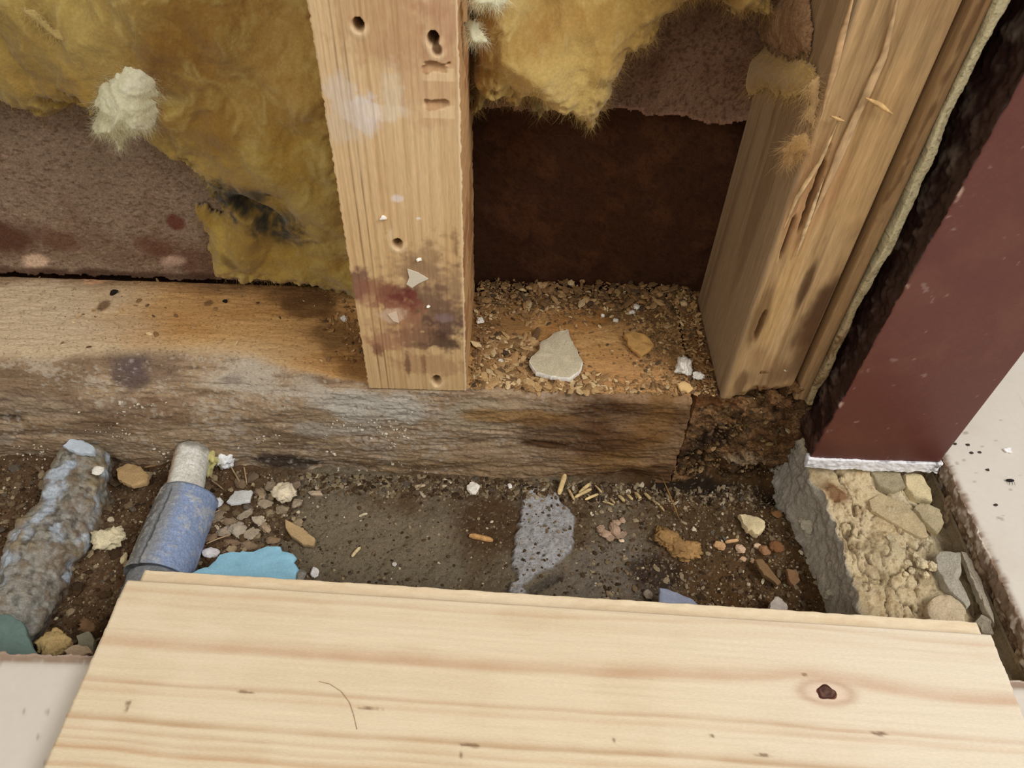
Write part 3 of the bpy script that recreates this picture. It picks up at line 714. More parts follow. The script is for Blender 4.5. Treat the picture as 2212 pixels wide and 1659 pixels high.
# ------------------------------------------------------------------ mortar block under the jamb
CEL = [(onz(px, py, 0.03)[:2]) for px, py in ((1745, 1040), (1775, 1075), (1800, 1130), (1820, 1200), (1840, 1260), (1855, 1330))]
CE = np.array(CEL); CEy = CE[::-1, 1]; CEx = CE[::-1, 0]
def cem_fn(P, N):
    x, y, zz = P[:, 0], P[:, 1], P[:, 2]
    n = fbm(P, 45, 4, 560); n2 = fbm(P, 180, 4, 564); nf = fbm(P, 600, 3, 568)
    top = ss(0.3, 0.8, N[:, 2]); lf = ss(0.3, 0.8, -N[:, 0])
    off = np.zeros_like(P)
    xl = np.interp(y, CEy, CEx)
    k = (0.276 - x) / (0.276 - 0.19)
    off[:, 0] += k * (xl - 0.19) + lf * (0.0016 * n2 + 0.0006 * nf)
    low = ss(0.012, -0.012, zz) * lf
    off[:, 0] -= low * (0.006 + 0.004 * n2)
    xx = x + k * (xl - 0.19)
    slab = np.round((fbm(P, (50, 28, 1), 3, 571) * 2.2)) * 0.0022
    crack = np.abs(fbm(P, (55, 30, 1), 3, 575))
    off[:, 2] += top * (0.003 * n + 0.0007 * n2 + 0.0004 * nf + 0.35 * slab - 0.0020 * ss(0.05, 0.0, crack) - 0.010 * ss(0.245, 0.272, xx))
    off[:, 2] += top * 0.004 * ss(-0.03, -0.005, y)
    col = np.tile(S(202, 184, 148), (len(P), 1))
    col = mixc(col, S(186, 164, 124), ss(-0.2, 0.6, n2) * 0.6)
    col = mixc(col, S(176, 168, 144), ss(0.225, 0.255, xx + 0.012 * n) * 0.6)
    col = mixc(col, S(228, 212, 172), ss(0.2, 0.8, n) * 0.6)
    col = mixc(col, S(138, 108, 70), ss(0.3, 0.8, nf + 0.6 * n2) * 0.55)
    col = mixc(col, S(70, 52, 32), top * ss(0.04, 0.0, crack) * 0.7)
    col = mixc(col, S(112, 66, 30), blob(xx, y, *onz(1800, 1065, .03)[:2], .010, .012, .6, n2, .5) * 0.85)
    col = mixc(col, S(104, 84, 58), ss(0.258, 0.274, xx + 0.004 * n2) * 0.7)
    cr2 = np.abs(fbm(P, (38, 22, 1), 4, 579)); col = mixc(col, S(84, 66, 44), top * ss(0.05, 0.01, cr2) * 0.8)
    off[:, 2] -= top * 0.0018 * ss(0.05, 0.01, cr2)
    col = mixc(col, S(150, 132, 100), top * ss(0.1, 0.6, fbm(P, (60, 60, 60), 4, 583)) * 0.6)
    col = mixc(col, S(172, 166, 154), lf * 0.9)
    col = mixc(col, S(196, 192, 180), lf * ss(0.1, 0.6, n2) * ss(0.012, -0.01, zz) * 0.7)
    return off, col
cem = tag(beam('mortar_block', (0.19, -0.152, -0.014), (0.276, 0.03, 0.032), 1, 0.0008, (0.0011, 0.0008, 0.006, 0.006), 0.002, cem_fn, M_CEM),
          'cracked cream mortar block below the white edge of the jamb', 'mortar')

# ------------------------------------------------------------------ glass wool
def strands(n, P0, D, length, width, col, seed, droop=0.25, curl=0.5):
    r = np.random.default_rng(seed)
    L = length * (0.5 + r.random(n)); D = D + curl * r.normal(size=(n, 3)); D /= np.linalg.norm(D, axis=1)[:, None]
    bend = r.normal(size=(n, 3)) * 0.5; bend[:, 2] -= droop
    side = np.cross(D, r.normal(size=(n, 3))); side /= np.linalg.norm(side, axis=1)[:, None] + 1e-9
    V = []; ts = (0, .35, .7, 1.0)
    for t in ts:
        C = P0 + D * (L * t)[:, None] + bend * (L * t * t * 0.6)[:, None]
        wv = width * (1 - 0.75 * t)
        V.append(C - side * wv * 0.5); V.append(C + side * wv * 0.5)
    V = np.stack(V, 1).reshape(-1, 3)
    b = np.arange(n)[:, None] * 8
    f = np.concatenate([b + np.array([[2 * k, 2 * k + 1, 2 * k + 3, 2 * k + 2]]) for k in range(3)])
    return V, f, np.repeat(col, 8, axis=0)

def batt(name, poly, yback, tfn, res, colfn, seed, warp=0.004, edge=0.006, rag=1.0, nstr=9000, slen=0.006, sw=0.00010, rough=1.0, zmin=None, xmax=None, fringe=0.4, parent=None):
    poly = np.asarray(poly); lo = poly.min(0) - 0.004; hi = poly.max(0) + 0.004
    xs = np.arange(lo[0], hi[0], res); zs = np.arange(lo[1], hi[1], res)
    Xg, Zg = np.meshgrid(xs, zs, indexing='ij'); x, zz = Xg.ravel(), Zg.ravel()
    P = np.column_stack([x, np.zeros_like(x), zz])
    sd = poly_sd(x, zz, poly)
    sd = sd + warp * (fbm(P, (110, 1, 110), 4, seed) + 0.5 * fbm(P, (420, 1, 300), 3, seed + 3) * rag)
    T = tfn(x, zz) * (1 - np.exp(-np.maximum(sd, 0) / edge))
    wx = P + 0.006 * np.column_stack([fbm(P, (70, 1, 70), 2, seed + 5), x * 0, fbm(P, (70, 1, 70), 2, seed + 6)])
    n1 = fbm(wx, (55, 1, 40), 4, seed + 7); n2 = fbm(wx, (260, 1, 190), 4, seed + 9); rg = 1 - np.abs(fbm(wx, (120, 1, 80), 3, seed + 11)) * 1.6
    dd = np.clip(T / 0.02, 0, 1)
    y = yback - T - rough * dd * (0.0024 * n1 + 0.0004 * n2 + 0.0002 * rg)
    y = np.minimum(y, yback - 0.0004)
    P[:, 1] = y
    if zmin is not None: P[:, 2] = np.maximum(P[:, 2], zmin)
    keep = sd > 0
    f = gridfaces(len(xs), len(zs)); f = f[keep[f].all(1)]
    used = np.unique(f); mp = np.full(len(x), -1); mp[used] = np.arange(len(used)); f = mp[f]; nU = len(used)
    Vf = P[used]; col = colfn(Vf, n1[used], n2[used], sd[used])
    Vb = Vf.copy(); Vb[:, 1] = yback + 0.0
    ed = np.concatenate([f[:, [0, 1]], f[:, [1, 2]], f[:, [2, 3]], f[:, [3, 0]]])
    key = np.sort(ed, 1); key = key[:, 0] * nU + key[:, 1]
    uq, inv, ct = np.unique(key, return_inverse=True, return_counts=True)
    be = ed[ct[inv] == 1]
    sidef = np.stack([be[:, 1], be[:, 0], be[:, 0] + nU, be[:, 1] + nU], -1)
    fa = np.concatenate([f, f[:, ::-1] + nU, sidef])
    org = (float(Vf[:, 0].mean()), yback, float(Vf[:, 2].min()))
    o = mk(name, np.concatenate([Vf, Vb]), [fa], np.concatenate([col, col]), M_WOOL, parent, org)
    r = np.random.default_rng(seed + 50)
    sdu = sd[used]
    pr = np.exp(-sdu / 0.004) * fringe + (1 - fringe) * 0.25; pr /= pr.sum()
    pick = r.choice(nU, nstr, p=pr)
    D = np.column_stack([r.normal(size=nstr) * 0.7, -0.35 - 0.3 * r.random(nstr), r.normal(size=nstr) * 0.6 - 0.35])
    # near the border strands point outwards
    g = np.zeros((nstr, 3)); eps = 0.002
    px_, pz_ = Vf[pick, 0], Vf[pick, 2]
    g[:, 0] = poly_sd(px_ + eps, pz_, poly) - poly_sd(px_ - eps, pz_, poly); g[:, 2] = poly_sd(px_, pz_ + eps, poly) - poly_sd(px_, pz_ - eps, poly)
    g /= (np.linalg.norm(g, axis=1)[:, None] + 1e-9)
    D = D - g * (0.9 * np.exp(-np.maximum(sdu[pick], 0) / 0.006))[:, None]
    cs = np.clip(col[pick] * (0.95 + 0.25 * r.random((nstr, 1))), 0, 1)
    P0 = Vf[pick] + np.array([0, 0.0006, 0])
    V, sf, sc_ = strands(nstr, P0, D, slen, sw, cs, seed + 60, curl=0.35)
    if xmax is not None: V[:, 0] = np.minimum(V[:, 0], xmax)
    if zmin is not None: V[:, 2] = np.maximum(V[:, 2], zmin)
    V[:, 1] = np.minimum(V[:, 1], yback + 0.001)
    h = mk('wool_fibers', V, [sf], sc_, M_FIBER, o, org); h['kind'] = 'stuff'
    return o

def woolcol(base, dark, pale, seed, marks=(), yref=0.08):
    def fn(P, n1, n2, sd):
        x, zz = P[:, 0], P[:, 2]
        nb = fbm(P, (16, 1, 13), 4, seed)
        c = np.tile(base, (len(P), 1))
        c = mixc(c, dark, ss(-0.1, 0.7, nb) * 0.75)
        c = mixc(c, pale, ss(0.1, 0.8, n2 - 0.6 * nb) * 0.35)
        c = mixc(c, pale, ss(0.004, 0.0, sd) * 0.25)
        for px, py, ru, rv, cc, k, rot in marks:
            p = ony(px, py, yref); c = mixc(c, cc, blob(x, zz, p[0], p[2], ru, rv, rot, n1 * 0.5 + n2 * 0.7, 0.6, 0.75) * k * (np.clip(0.80 + 0.55 * fbm(P, (330, 1, 330), 3, 77), 0, 1) if cc is BLK else 1))
        return c
    return fn
BLK = S(54, 52, 42)
YL = 0.082
polyWL = W(YL, [(-420, 250), (-60, 215), (30, 235), (100, 258), (150, 235), (200, 215), (330, 322), (400, 352), (432, 400), (470, 470), (408, 466), (425, 520), (452, 604), (520, 618), (560, 616), (640, 632), (705, 652), (770, 670)])
polyWL += [(-0.0835, 0.072), (-0.0835, 0.44), (-0.45, 0.44)]
def tl(x, zz):
    t = 0.016 + 0.016 * ss(0.09, 0.22, zz) + 0.010 * fbm(np.column_stack([x, x * 0, zz]), (22, 1, 18), 3, 610)
    p = ony(560, 450, YL); t = t - 0.010 * blob(x, zz, p[0], p[2], .018, .010, -.6)      # hollow torn at the mould
    q1, q2 = ony(420, 470, YL), ony(540, 590, YL)
    return np.clip(t, 0.006, 0.05)
wl_marks = [(430, 60, .05, .03, S(132, 86, 24), .75, 0), (350, 110, .03, .03, S(126, 84, 26), .6, .5), (150, 110, .03, .02, S(150, 116, 50), .5, 0),
            (60, 90, .04, .03, S(150, 122, 62), .6, .4), (230, 60, .04, .02, S(186, 160, 92), .6, .5), (620, 100, .03, .05, S(192, 152, 84), .6, 0), (520, 200, .02, .04, S(184, 144, 74), .4, .6),
            (640, 300, .02, .04, S(176, 136, 48), .6, 0), (470, 250, .02, .02, S(150, 108, 42), .5, 0), (430, 370, .02, .010, S(200, 168, 96), .6, 0), (520, 350, .03, .012, S(198, 162, 84), .5, 0),
            (545, 450, .032, .017, BLK, 1.0, -.5), (600, 484, .028, .015, BLK, 1.0, -.2), (508, 422, .020, .015, S(46, 42, 30), .95, 0), (560, 400, .008, .010, S(66, 62, 40), .85, .5), (620, 455, .010, .008, S(112, 106, 70), .6, 0),
            (500, 560, .012, .004, S(122, 94, 42), .8, -.8), (650, 560, .03, .012, S(196, 160, 72), .6, 0), (470, 520, .008, .014, S(204, 172, 86), .7, -.5), (600, 600, .02, .008, S(206, 174, 88), .6, 0), (370, 225, .01, .02, S(160, 118, 52), .6, 0)]
wl = batt('insulation_batt', polyWL, 0.0945, tl, 0.0011, woolcol(S(192, 164, 90), S(160, 122, 50), S(212, 190, 122), 620, wl_marks, YL), 630, zmin=ZP + 0.0006, nstr=16000, slen=0.005)
tag(wl, 'large yellow insulation batt with a black mould patch, left of the pale stud', 'insulation')

YR = 0.062
polyWR = W(YR, [(1005, 240), (1018, 262), (1040, 240), (1062, 210), (1090, 205), (1112, 238), (1132, 222), (1152, 225), (1170, 262), (1196, 246), (1222, 258), (1248, 282), (1286, 302), (1312, 250), (1330, 205), (1362, 140), (1415, 118), (1432, 72), (1500, 25), (1560, 22), (1590, 45), (1625, 30), (1660, 45), (1700, 20)])
polyWR += [(0.119, polyWR[-1][1]), (0.119, 0.44), (-0.0205, 0.44), (-0.0205, polyWR[0][1])]
def trr(x, zz):
    p = ony(1240, 150, YR)
    t = 0.022 + 0.014 * fbm(np.column_stack([x, x * 0, zz]), (26, 1, 20), 3, 640) + 0.012 * blob(x, zz, p[0] + .004, p[2], .03, .035, .5)
    return np.clip(t, 0.008, 0.055)
wr_marks = [(1180, 60, .03, .012, S(176, 128, 62), .6, .3), (1260, 170, .014, .04, S(222, 192, 118), .6, .5), (1060, 90, .012, .03, S(182, 146, 78), .6, 0), (1120, 150, .012, .03, S(206, 172, 100), .5, 0),
            (1160, 240, .008, .008, S(150, 136, 102), .6, 0), (1050, 220, .012, .014, S(170, 146, 72), .6, 0), (1400, 60, .03, .02, S(190, 156, 86), .5, 0)]
wr = batt('insulation_batt', polyWR, 0.078, trr, 0.0010, woolcol(S(214, 184, 112), S(186, 146, 74), S(230, 206, 142), 650, wr_marks, YR), 660, nstr=20000, slen=0.0042, sw=0.00008, fringe=0.7, xmax=0.127)
tag(wr, 'torn yellow insulation batt hanging above the dark hole, right of the pale stud', 'insulation')

def tuft(name, pts, yref, yback, thick, base, dark, pale, seed, label, nstr=2500, slen=.0038, res=.0007, warp=.0012, fringe=.5, sw=.00010):
    poly = W(yref, pts)
    o = batt(name, poly, yback, lambda x, zz: np.full_like(x, thick), res, woolcol(base, dark, pale, seed), seed + 1, warp=warp, edge=0.005, nstr=nstr, slen=slen, fringe=fringe, rough=3.0, sw=sw)
    if label: tag(o, label, 'insulation')
    return o
PALE = (S(232, 228, 196), S(206, 200, 152), S(244, 242, 222))
tuft('insulation_tuft', [(235, 150), (270, 140), (310, 160), (340, 200), (335, 245), (322, 290), (270, 298), (250, 335), (232, 300), (205, 305), (178, 288), (195, 265), (212, 255), (195, 235), (200, 190)],
     0.055, 0.064, 0.014, *PALE, 670, 'pale fluffy insulation tuft stuck on the front of the left batt', 5000, .004, .0007, .0018, .5, .00007)
tuft('insulation_tuft', [(985, -20), (1005, 30), (1018, 48), (1060, 45), (1078, 55), (1095, 30), (1090, -25)], 0.004, 0.018, 0.014, *PALE, 680,
     'pale insulation tuft at the upper right corner of the pale stud', 1200, .003)
tuft('insulation_tuft', [(998, 68), (1025, 60), (1035, 85), (1048, 108), (1025, 118), (1000, 112)], 0.010, 0.020, 0.010, *PALE, 690,
     'small pale insulation tuft just below the corner tuft of the pale stud', 600, .003)
tuft('insulation_tuft', [(30, 20), (60, 30), (100, 75), (150, 95), (148, 108), (115, 105), (70, 70), (25, 40)], 0.055, 0.063, 0.006, S(206, 184, 120), S(186, 158, 92), S(220, 202, 146), 700,
     'long thin insulation wisp slanting across the left batt', 700, .004, .0008, .0015)
def onxs(px, py): return onx(px, py, 0.1300)
# wool and torn brown fibre clinging to the left face of the split stud
def sidetuft(pts, col3, seed, label, cat, nstr, thick=0.005, res=0.0007, slen=.006):
    poly = [onxs(a, b)[[1, 2]] for a, b in pts]
    o = batt('insulation_tuft' if cat == 'insulation' else 'torn_paper', poly, 0.1308, lambda x, zz: np.full_like(x, thick), res, woolcol(*col3, seed), seed + 1, warp=.0025, edge=.004, nstr=nstr, slen=slen, fringe=.5, rough=.8)
    # built facing -Y in (y, z): turn it to face -X
    for q in [o] + list(o.children):
        me = q.data; nV = len(me.vertices); co = np.empty(nV * 3, np.float32); me.vertices.foreach_get('co', co); co = co.reshape(-1, 3)
        org = np.array(o['_org']); wv = co + org
        nw = np.column_stack([wv[:, 1], wv[:, 0], wv[:, 2]])
        norg = np.array([org[1], org[0], org[2]])
        me.vertices.foreach_set('co', (nw - norg).astype(np.float32).ravel()); me.flip_normals(); me.update()
    if cat != 'insulation': o.data.materials[0] = M_SHEATH
    o.location = (org[1], org[0], org[2]); o['_org'] = [float(org[1]), float(org[0]), float(org[2])]
    return tag(o, label, cat)
sidetuft([(1612, 120), (1650, 100), (1690, 130), (1740, 130), (1768, 170), (1765, 215), (1725, 205), (1690, 212), (1650, 190), (1610, 215), (1600, 170)], (S(206, 172, 104), S(170, 134, 72), S(224, 196, 134)), 710,
         'yellow insulation shred clinging to the side of the split stud', 'insulation', 1500)
sidetuft([(1632, 40), (1650, 10), (1690, -25), (1750, -25), (1752, 60), (1748, 110), (1700, 118), (1660, 100), (1640, 90)], (S(136, 104, 74), S(92, 64, 42), S(184, 150, 112)), 720,
         'torn brown fibrous paper at the top of the split stud', 'paper', 1500, 0.006, .0006, .005)
tuft('insulation_tuft', [(1690, 330), (1720, 300), (1745, 290), (1765, 320), (1760, 350), (1720, 345), (1705, 372), (1693, 360)], -0.001, 0.002, 0.004, S(206, 170, 108), S(170, 128, 74), S(230, 202, 150), 730,
     'little frayed yellow tuft halfway up the front of the split stud', 700, .005, .0006)
tuft('insulation_tuft', [(1752, 180), (1775, 170), (1772, 230), (1760, 285), (1742, 262), (1748, 215)], -0.001, 0.002, 0.003, S(204, 170, 112), S(168, 128, 78), S(224, 196, 148), 740,
     'thin yellow wisp on the front edge of the split stud', 500, .005, .0006)

# ------------------------------------------------------------------ pine board in front
BO = onz(275, 1252, 0.060); BR = onz(2140, 1370, 0.060)
BA = math.atan2(BR[1] - BO[1], BR[0] - BO[0]); BL = math.hypot(BR[0] - BO[0], BR[1] - BO[1])
bd = empty('pine_board', (BO[0], BO[1], ZF)); bd.rotation_euler.z = BA; bd['_org'] = [0.0, 0.0, 0.0]
tag(bd, 'pale tongued pine board with one knot, lying across the foreground', 'board')
def bl(px, py, z=0.060):
    p = onz(px, py, z) - BO; c, s = math.cos(-BA), math.sin(-BA)
    return p[0] * c - p[1] * s, p[0] * s + p[1] * c
KU, KV = bl(1785, 1496)
def board_fn(P, N):
    u, v, zz = P[:, 0], -P[:, 1], P[:, 2]
    top = ss(0.3, 0.8, N[:, 2])
    Q = np.column_stack([u, v, u * 0])
    kd = np.sqrt(((u - KU) / 2.2) ** 2 + (v + KV) ** 2)
    q = v - (v + KV) * 0.75 * np.exp(-(kd / 0.010) ** 2)
    q = q + 0.0022 * fbm(Q, (9, 6, 1), 3, 800) + 0.0035 * np.exp(-((u - KU + .02) / .06) ** 2) * ss(0.05, 0.02, v)
    n = fbm(Q, (30, 60, 1), 4, 803); g = fbm(Q, (25, 800, 1), 3, 806)
    col = np.tile(S(232, 215, 184), (len(P), 1))
    col = mixc(col, S(220, 200, 166), ss(-0.2, 0.7, n) * 0.45)
    col = mixc(col, S(240, 222, 192), ss(0.1, 0.7, g) * 0.3)
    col = mixc(col, S(236, 226, 208), ss(0.22, 0.42, u) * 0.55)  # cool light on the right half painted in as a paler tone
    for c0, wd, k, cc in ((.0055, .0016, .30, S(196, 152, 110)), (.012, .003, .12, S(200, 160, 120)), (.0325, .0036, .55, S(198, 156, 122)), (.0505, .0013, .42, S(192, 150, 112)), (.0545, .0016, .30, S(206, 168, 130)),
                          (.0675, .0016, .55, S(186, 148, 108)), (.0725, .0012, .35, S(200, 164, 126)), (.0765, .001, .3, S(196, 160, 122)), (.0805, .0014, .5, S(192, 148, 104)), (.088, .0012, .45, S(190, 146, 104)), (.0925, .0012, .4, S(196, 152, 110)), (.098, .002, .4, S(196, 152, 110)), (.112, .002, .4, S(196, 152, 110))):
        d = (q - c0) / wd
        m = np.where(d < 0, np.exp(-(d * 0.75) ** 2), np.exp(-(d * 2.2) ** 2)) * (0.85 + 0.3 * n)
        col = mixc(col, cc, np.clip(m * k * 1.2, 0, 1) * top)
    ring = np.exp(-((kd - 0.0052) / 0.0016) ** 2)
    col = mixc(col, S(176, 124, 92), ring * 0.45 * top); col = mixc(col, S(232, 206, 184), ss(.0055, .003, kd) * 0.7 * top)
    sp = fbm(Q, 650, 2, 811)
    for px, py, ru, rv in ((548 / 2, 1200 + 655 / 2, .0008, .0035), (1060 / 2, 1200 + 590 / 2, .0045, .0007), (1600 / 2, 1200 + 660 / 2, .006, .0006), (2030 / 2, 1200 + 820 / 2, .006, .001), (1990 / 2, 1200 + 865 / 2, .0006, .0016), (1106 + 1080 / 2, 1200 + 862 / 2, .004, .0008), (1106 + 865 / 2, 1200 + 778 / 2, .0014, .0009), (1106 + 1265 / 2, 1200 + 515 / 2, .0016, .0007), (1106 + 440 / 2, 1200 + 800 / 2, .001, .0014), (1106 + 1590 / 2, 1200 + 770 / 2, .004, .001)):
        a, b = bl(px, py); col = mixc(col, S(112, 78, 50), blob(u, v, a, -b, ru, rv, 0, sp, .3) * 0.75 * top)
    off = np.zeros_like(P)
    off[:, 2] += top * (0.00012 * g)
    # ragged sawn ends
    off[:, 0] += (ss(0.0015, 0, u) - ss(BL - 0.0015, BL, u)) * 0.0004 * fbm(P, 500, 2, 815)
    return off, col
beam('board_body', (0, -0.150, 0), (BL, 0, 0.015), 0, 0.0012, (0.01, 0.00075, 0.003, 0.02), 0.0008, board_fn, M_BOARD, bd)
ta, tb = bl(311, 1236, 0.0535), bl(2110, 1345, 0.0535)
def tongue_fn(P, N):
    n = fbm(P, (30, 300, 300), 3, 820)
    col = mixc(np.tile(S(240, 222, 190), (len(P), 1)), S(226, 200, 162), ss(-.1, .6, n) * .5)
    return N * (0.0003 * fbm(P, (200, 400, 400), 3, 823))[:, None], col
print('tongue', ta, tb, BL, BA)
beam('tongue', (ta[0], -0.002, 0.0035), (tb[0], max(ta[1], tb[1]) + 0.0005, 0.0085), 0, 0.0015, (0.01, 0.001, 0.002, 0.01), 0.0007, tongue_fn, M_BOARD, bd)
# knot
kn = 28; V = [(KU, KV, 0.0157)]; cc = [S(112, 84, 72)]
for k, (rr, zz, c_) in enumerate(((.0016, .0158, S(84, 58, 50)), (.0027, .0157, S(104, 74, 62)), (.0035, .0155, S(60, 30, 24)), (.0041, .0150, S(120, 78, 60)))):
    for i in range(kn):
        t = 2 * math.pi * i / kn; q = 1 + 0.10 * math.sin(3 * t + k) + 0.06 * math.sin(5 * t)
        V.append((KU + rr * 1.15 * q * math.cos(t), KV + rr * 0.85 * q * math.sin(t), zz + 0.0002 * math.sin(4 * t + k))); cc.append(c_ * (1 + 0.3 * math.sin(2 * t + k)))
fs = []; tri = [(0, 1 + i, 1 + (i + 1) % kn) for i in range(kn)]
for k in range(3):
    for i in range(kn):
        fs.append((1 + k * kn + i, 1 + (k + 1) * kn + i, 1 + (k + 1) * kn + (i + 1) % kn, 1 + k * kn + (i + 1) % kn))
mk('knot', V, [tri, fs], np.array(cc), M_CHIPW, bd, (KU, KV, 0.0145))['label'] = 'dark brown oval knot'
hp = [onz(a, b, 0.0605) for a, b in ((688, 1473), (712, 1478), (738, 1494), (756, 1518), (765, 1545), (772, 1575))]
tag(strip('hair', hp, .00018, .00010, S(150, 108, 76), M_DARK, None, None, 830, False, 40), 'thin brown hair curled on the pine board', 'hair')

# ------------------------------------------------------------------ pipes in the trench
def pipe(name, path, rads, colfn, amp, material, parent, seed, nseg=90, nlen=140, capcol=None):
    path = np.array(path, float); t = np.linspace(0, 1, len(path)); tt = np.linspace(0, 1, nlen)
    C = np.column_stack([np.interp(tt, t, path[:, k]) for k in range(3)]); r = np.interp(tt, t, rads)
    an = np.linspace(0, 2 * np.pi, nseg, endpoint=False)
    D = path[-1] - path[0]; D /= np.linalg.norm(D); a = np.cross(D, [0, 0, 1]); a /= np.linalg.norm(a); b = np.cross(a, D)
    N = a[None, :] * np.cos(an)[:, None] + b[None, :] * np.sin(an)[:, None]
    P = C[None] + N[:, None, :] * r[None, :, None]; P = P.reshape(-1, 3); Nn = np.repeat(N, nlen, axis=0)
    A = np.repeat(an, nlen); Lc = np.tile(tt, nseg)
    off, col = colfn(P, Nn, A, Lc)
    V = P + off
    e0 = [k * nlen for k in range(nseg)]; e1 = [k * nlen + nlen - 1 for k in range(nseg)]
    return mk(name, V, [gridfaces(nseg, nlen, True)], col, material, parent, tuple(path[0]), True, [e0, e1[::-1]])
def crust_fn(P, N, A, L):
    n = fbm(P, 70, 4, 850); n2 = fbm(P, (220, 170, 220), 4, 854); n3 = fbm(P, (90, 60, 90), 3, 857)
    off = N * (0.0036 * n + 0.0014 * n2)[:, None]
    c = np.tile(S(142, 138, 128), (len(P), 1))
    c = mixc(c, S(150, 158, 168), ss(0.0, 0.6, n3) * 0.8)
    c = mixc(c, S(112, 92, 66), ss(-0.1, 0.5, n2) * 0.7)
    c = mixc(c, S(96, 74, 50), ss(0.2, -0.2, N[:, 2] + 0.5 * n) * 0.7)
    c = mixc(c, S(150, 132, 96), ss(0.15, 0.7, n) * 0.6)
    c = mixc(c, S(60, 52, 42), ss(0.25, 0.7, -n2) * 0.7)
    c = mixc(c, S(186, 198, 210), ss(0.45, 0.8, n3 - 0.4 * n2) * 0.7)
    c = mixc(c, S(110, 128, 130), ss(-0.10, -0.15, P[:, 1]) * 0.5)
    return off, c
cpt = [onz(a, b, 0.013) for a, b in ((168, 985), (128, 1095), (72, 1200), (15, 1300))]
cpt = [np.array([p_[0], p_[1], 0.001]) for p_ in cpt]; cpt[0][1] = -0.001; cpt.append(np.array([cpt[3][0] - 0.006, -0.1535, -0.002]))
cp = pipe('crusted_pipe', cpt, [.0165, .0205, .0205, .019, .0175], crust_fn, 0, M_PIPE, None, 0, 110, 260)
tag(cp, 'grey dirt-crusted pipe at the far left of the trench', 'pipe')
pp = empty('sleeved_pipe', (-0.2, -0.08, -0.015)); tag(pp, 'pipe with a blue-grey sleeve and whitish inner tube, left end of the pine board', 'pipe')
def sleeve_fn(P, N, A, L):
    n = fbm(P, 80, 4, 870); n2 = fbm(P, 420, 4, 874)
    off = N * (0.0004 * n + 0.0003 * n2)[:, None]
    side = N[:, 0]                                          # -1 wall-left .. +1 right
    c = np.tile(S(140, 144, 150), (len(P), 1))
    c = mixc(c, S(138, 158, 196), ss(-0.15, 0.35, side + 0.15 * n) * 0.9)  # sky reflection painted in: right-facing side bluer and brighter
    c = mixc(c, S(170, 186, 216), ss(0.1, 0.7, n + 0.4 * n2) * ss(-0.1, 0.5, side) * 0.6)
    c = mixc(c, S(96, 92, 82), ss(-0.2, -0.6, side) * 0.7)  # shade painted on the left-facing side
    c = mixc(c, S(176, 176, 170), ss(0.1, 0.7, n2 + 0.7 * n) * 0.6)
    c = mixc(c, S(206, 212, 224), ss(0.45, 0.9, fbm(P, (160, 60, 160), 4, 878)) * 0.7)
    c = mixc(c, S(212, 214, 216), blob(A, L, 0.55, 0.06, .4, .10, 0, n2, .5) * 0.8)
    seam = ss(0.05, 0.015, np.abs(side + 0.28 + 0.05 * n + 0.05 * L)) * ss(0.02, 0.1, L)
    off -= N * (seam * 0.0016)[:, None]; c = mixc(c, S(52, 50, 48), seam * 0.8)
    c = mixc(c, S(80, 84, 96), ss(0.03, 0.0, L) * 0.8)
    return off, c
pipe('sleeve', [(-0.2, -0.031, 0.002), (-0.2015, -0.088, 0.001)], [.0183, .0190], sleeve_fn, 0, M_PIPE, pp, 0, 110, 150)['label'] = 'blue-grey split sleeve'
def tube_fn(P, N, A, L):
    n = fbm(P, 120, 4, 880); n2 = fbm(P, 500, 3, 884)
    c = np.tile(S(222, 220, 210), (len(P), 1)); c = mixc(c, S(192, 190, 178), ss(0, .6, n) * .5); c = mixc(c, S(222, 222, 220), ss(.2, .7, n2) * .5)
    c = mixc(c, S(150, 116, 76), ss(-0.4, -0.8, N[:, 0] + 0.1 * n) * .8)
    c = mixc(c, S(112, 104, 92), ss(0.85, 1.0, L + 0.1 * n) * 0.8)
    return N * (0.0003 * n2 + 0.0004 * n)[:, None], c
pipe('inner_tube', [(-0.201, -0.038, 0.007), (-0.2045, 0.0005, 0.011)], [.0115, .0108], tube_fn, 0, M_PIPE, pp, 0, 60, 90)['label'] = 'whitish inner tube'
def run_fn(P, N, A, L):
    n = fbm(P, 90, 4, 890); n2 = fbm(P, 420, 3, 894)
    c = np.tile(S(126, 128, 130), (len(P), 1)); c = mixc(c, S(92, 94, 98), ss(-.1, .6, n) * .6); c = mixc(c, S(164, 166, 170), ss(.3, .8, n2) * .5)
    return N * (0.0006 * n + 0.0003 * n2)[:, None], c
pipe('pipe_run', [(-0.2012, -0.084, 0.0), (-0.203, -0.1535, -0.003)], [.0172, .0168], run_fn, 0, M_PIPE, pp, 0, 80, 120)

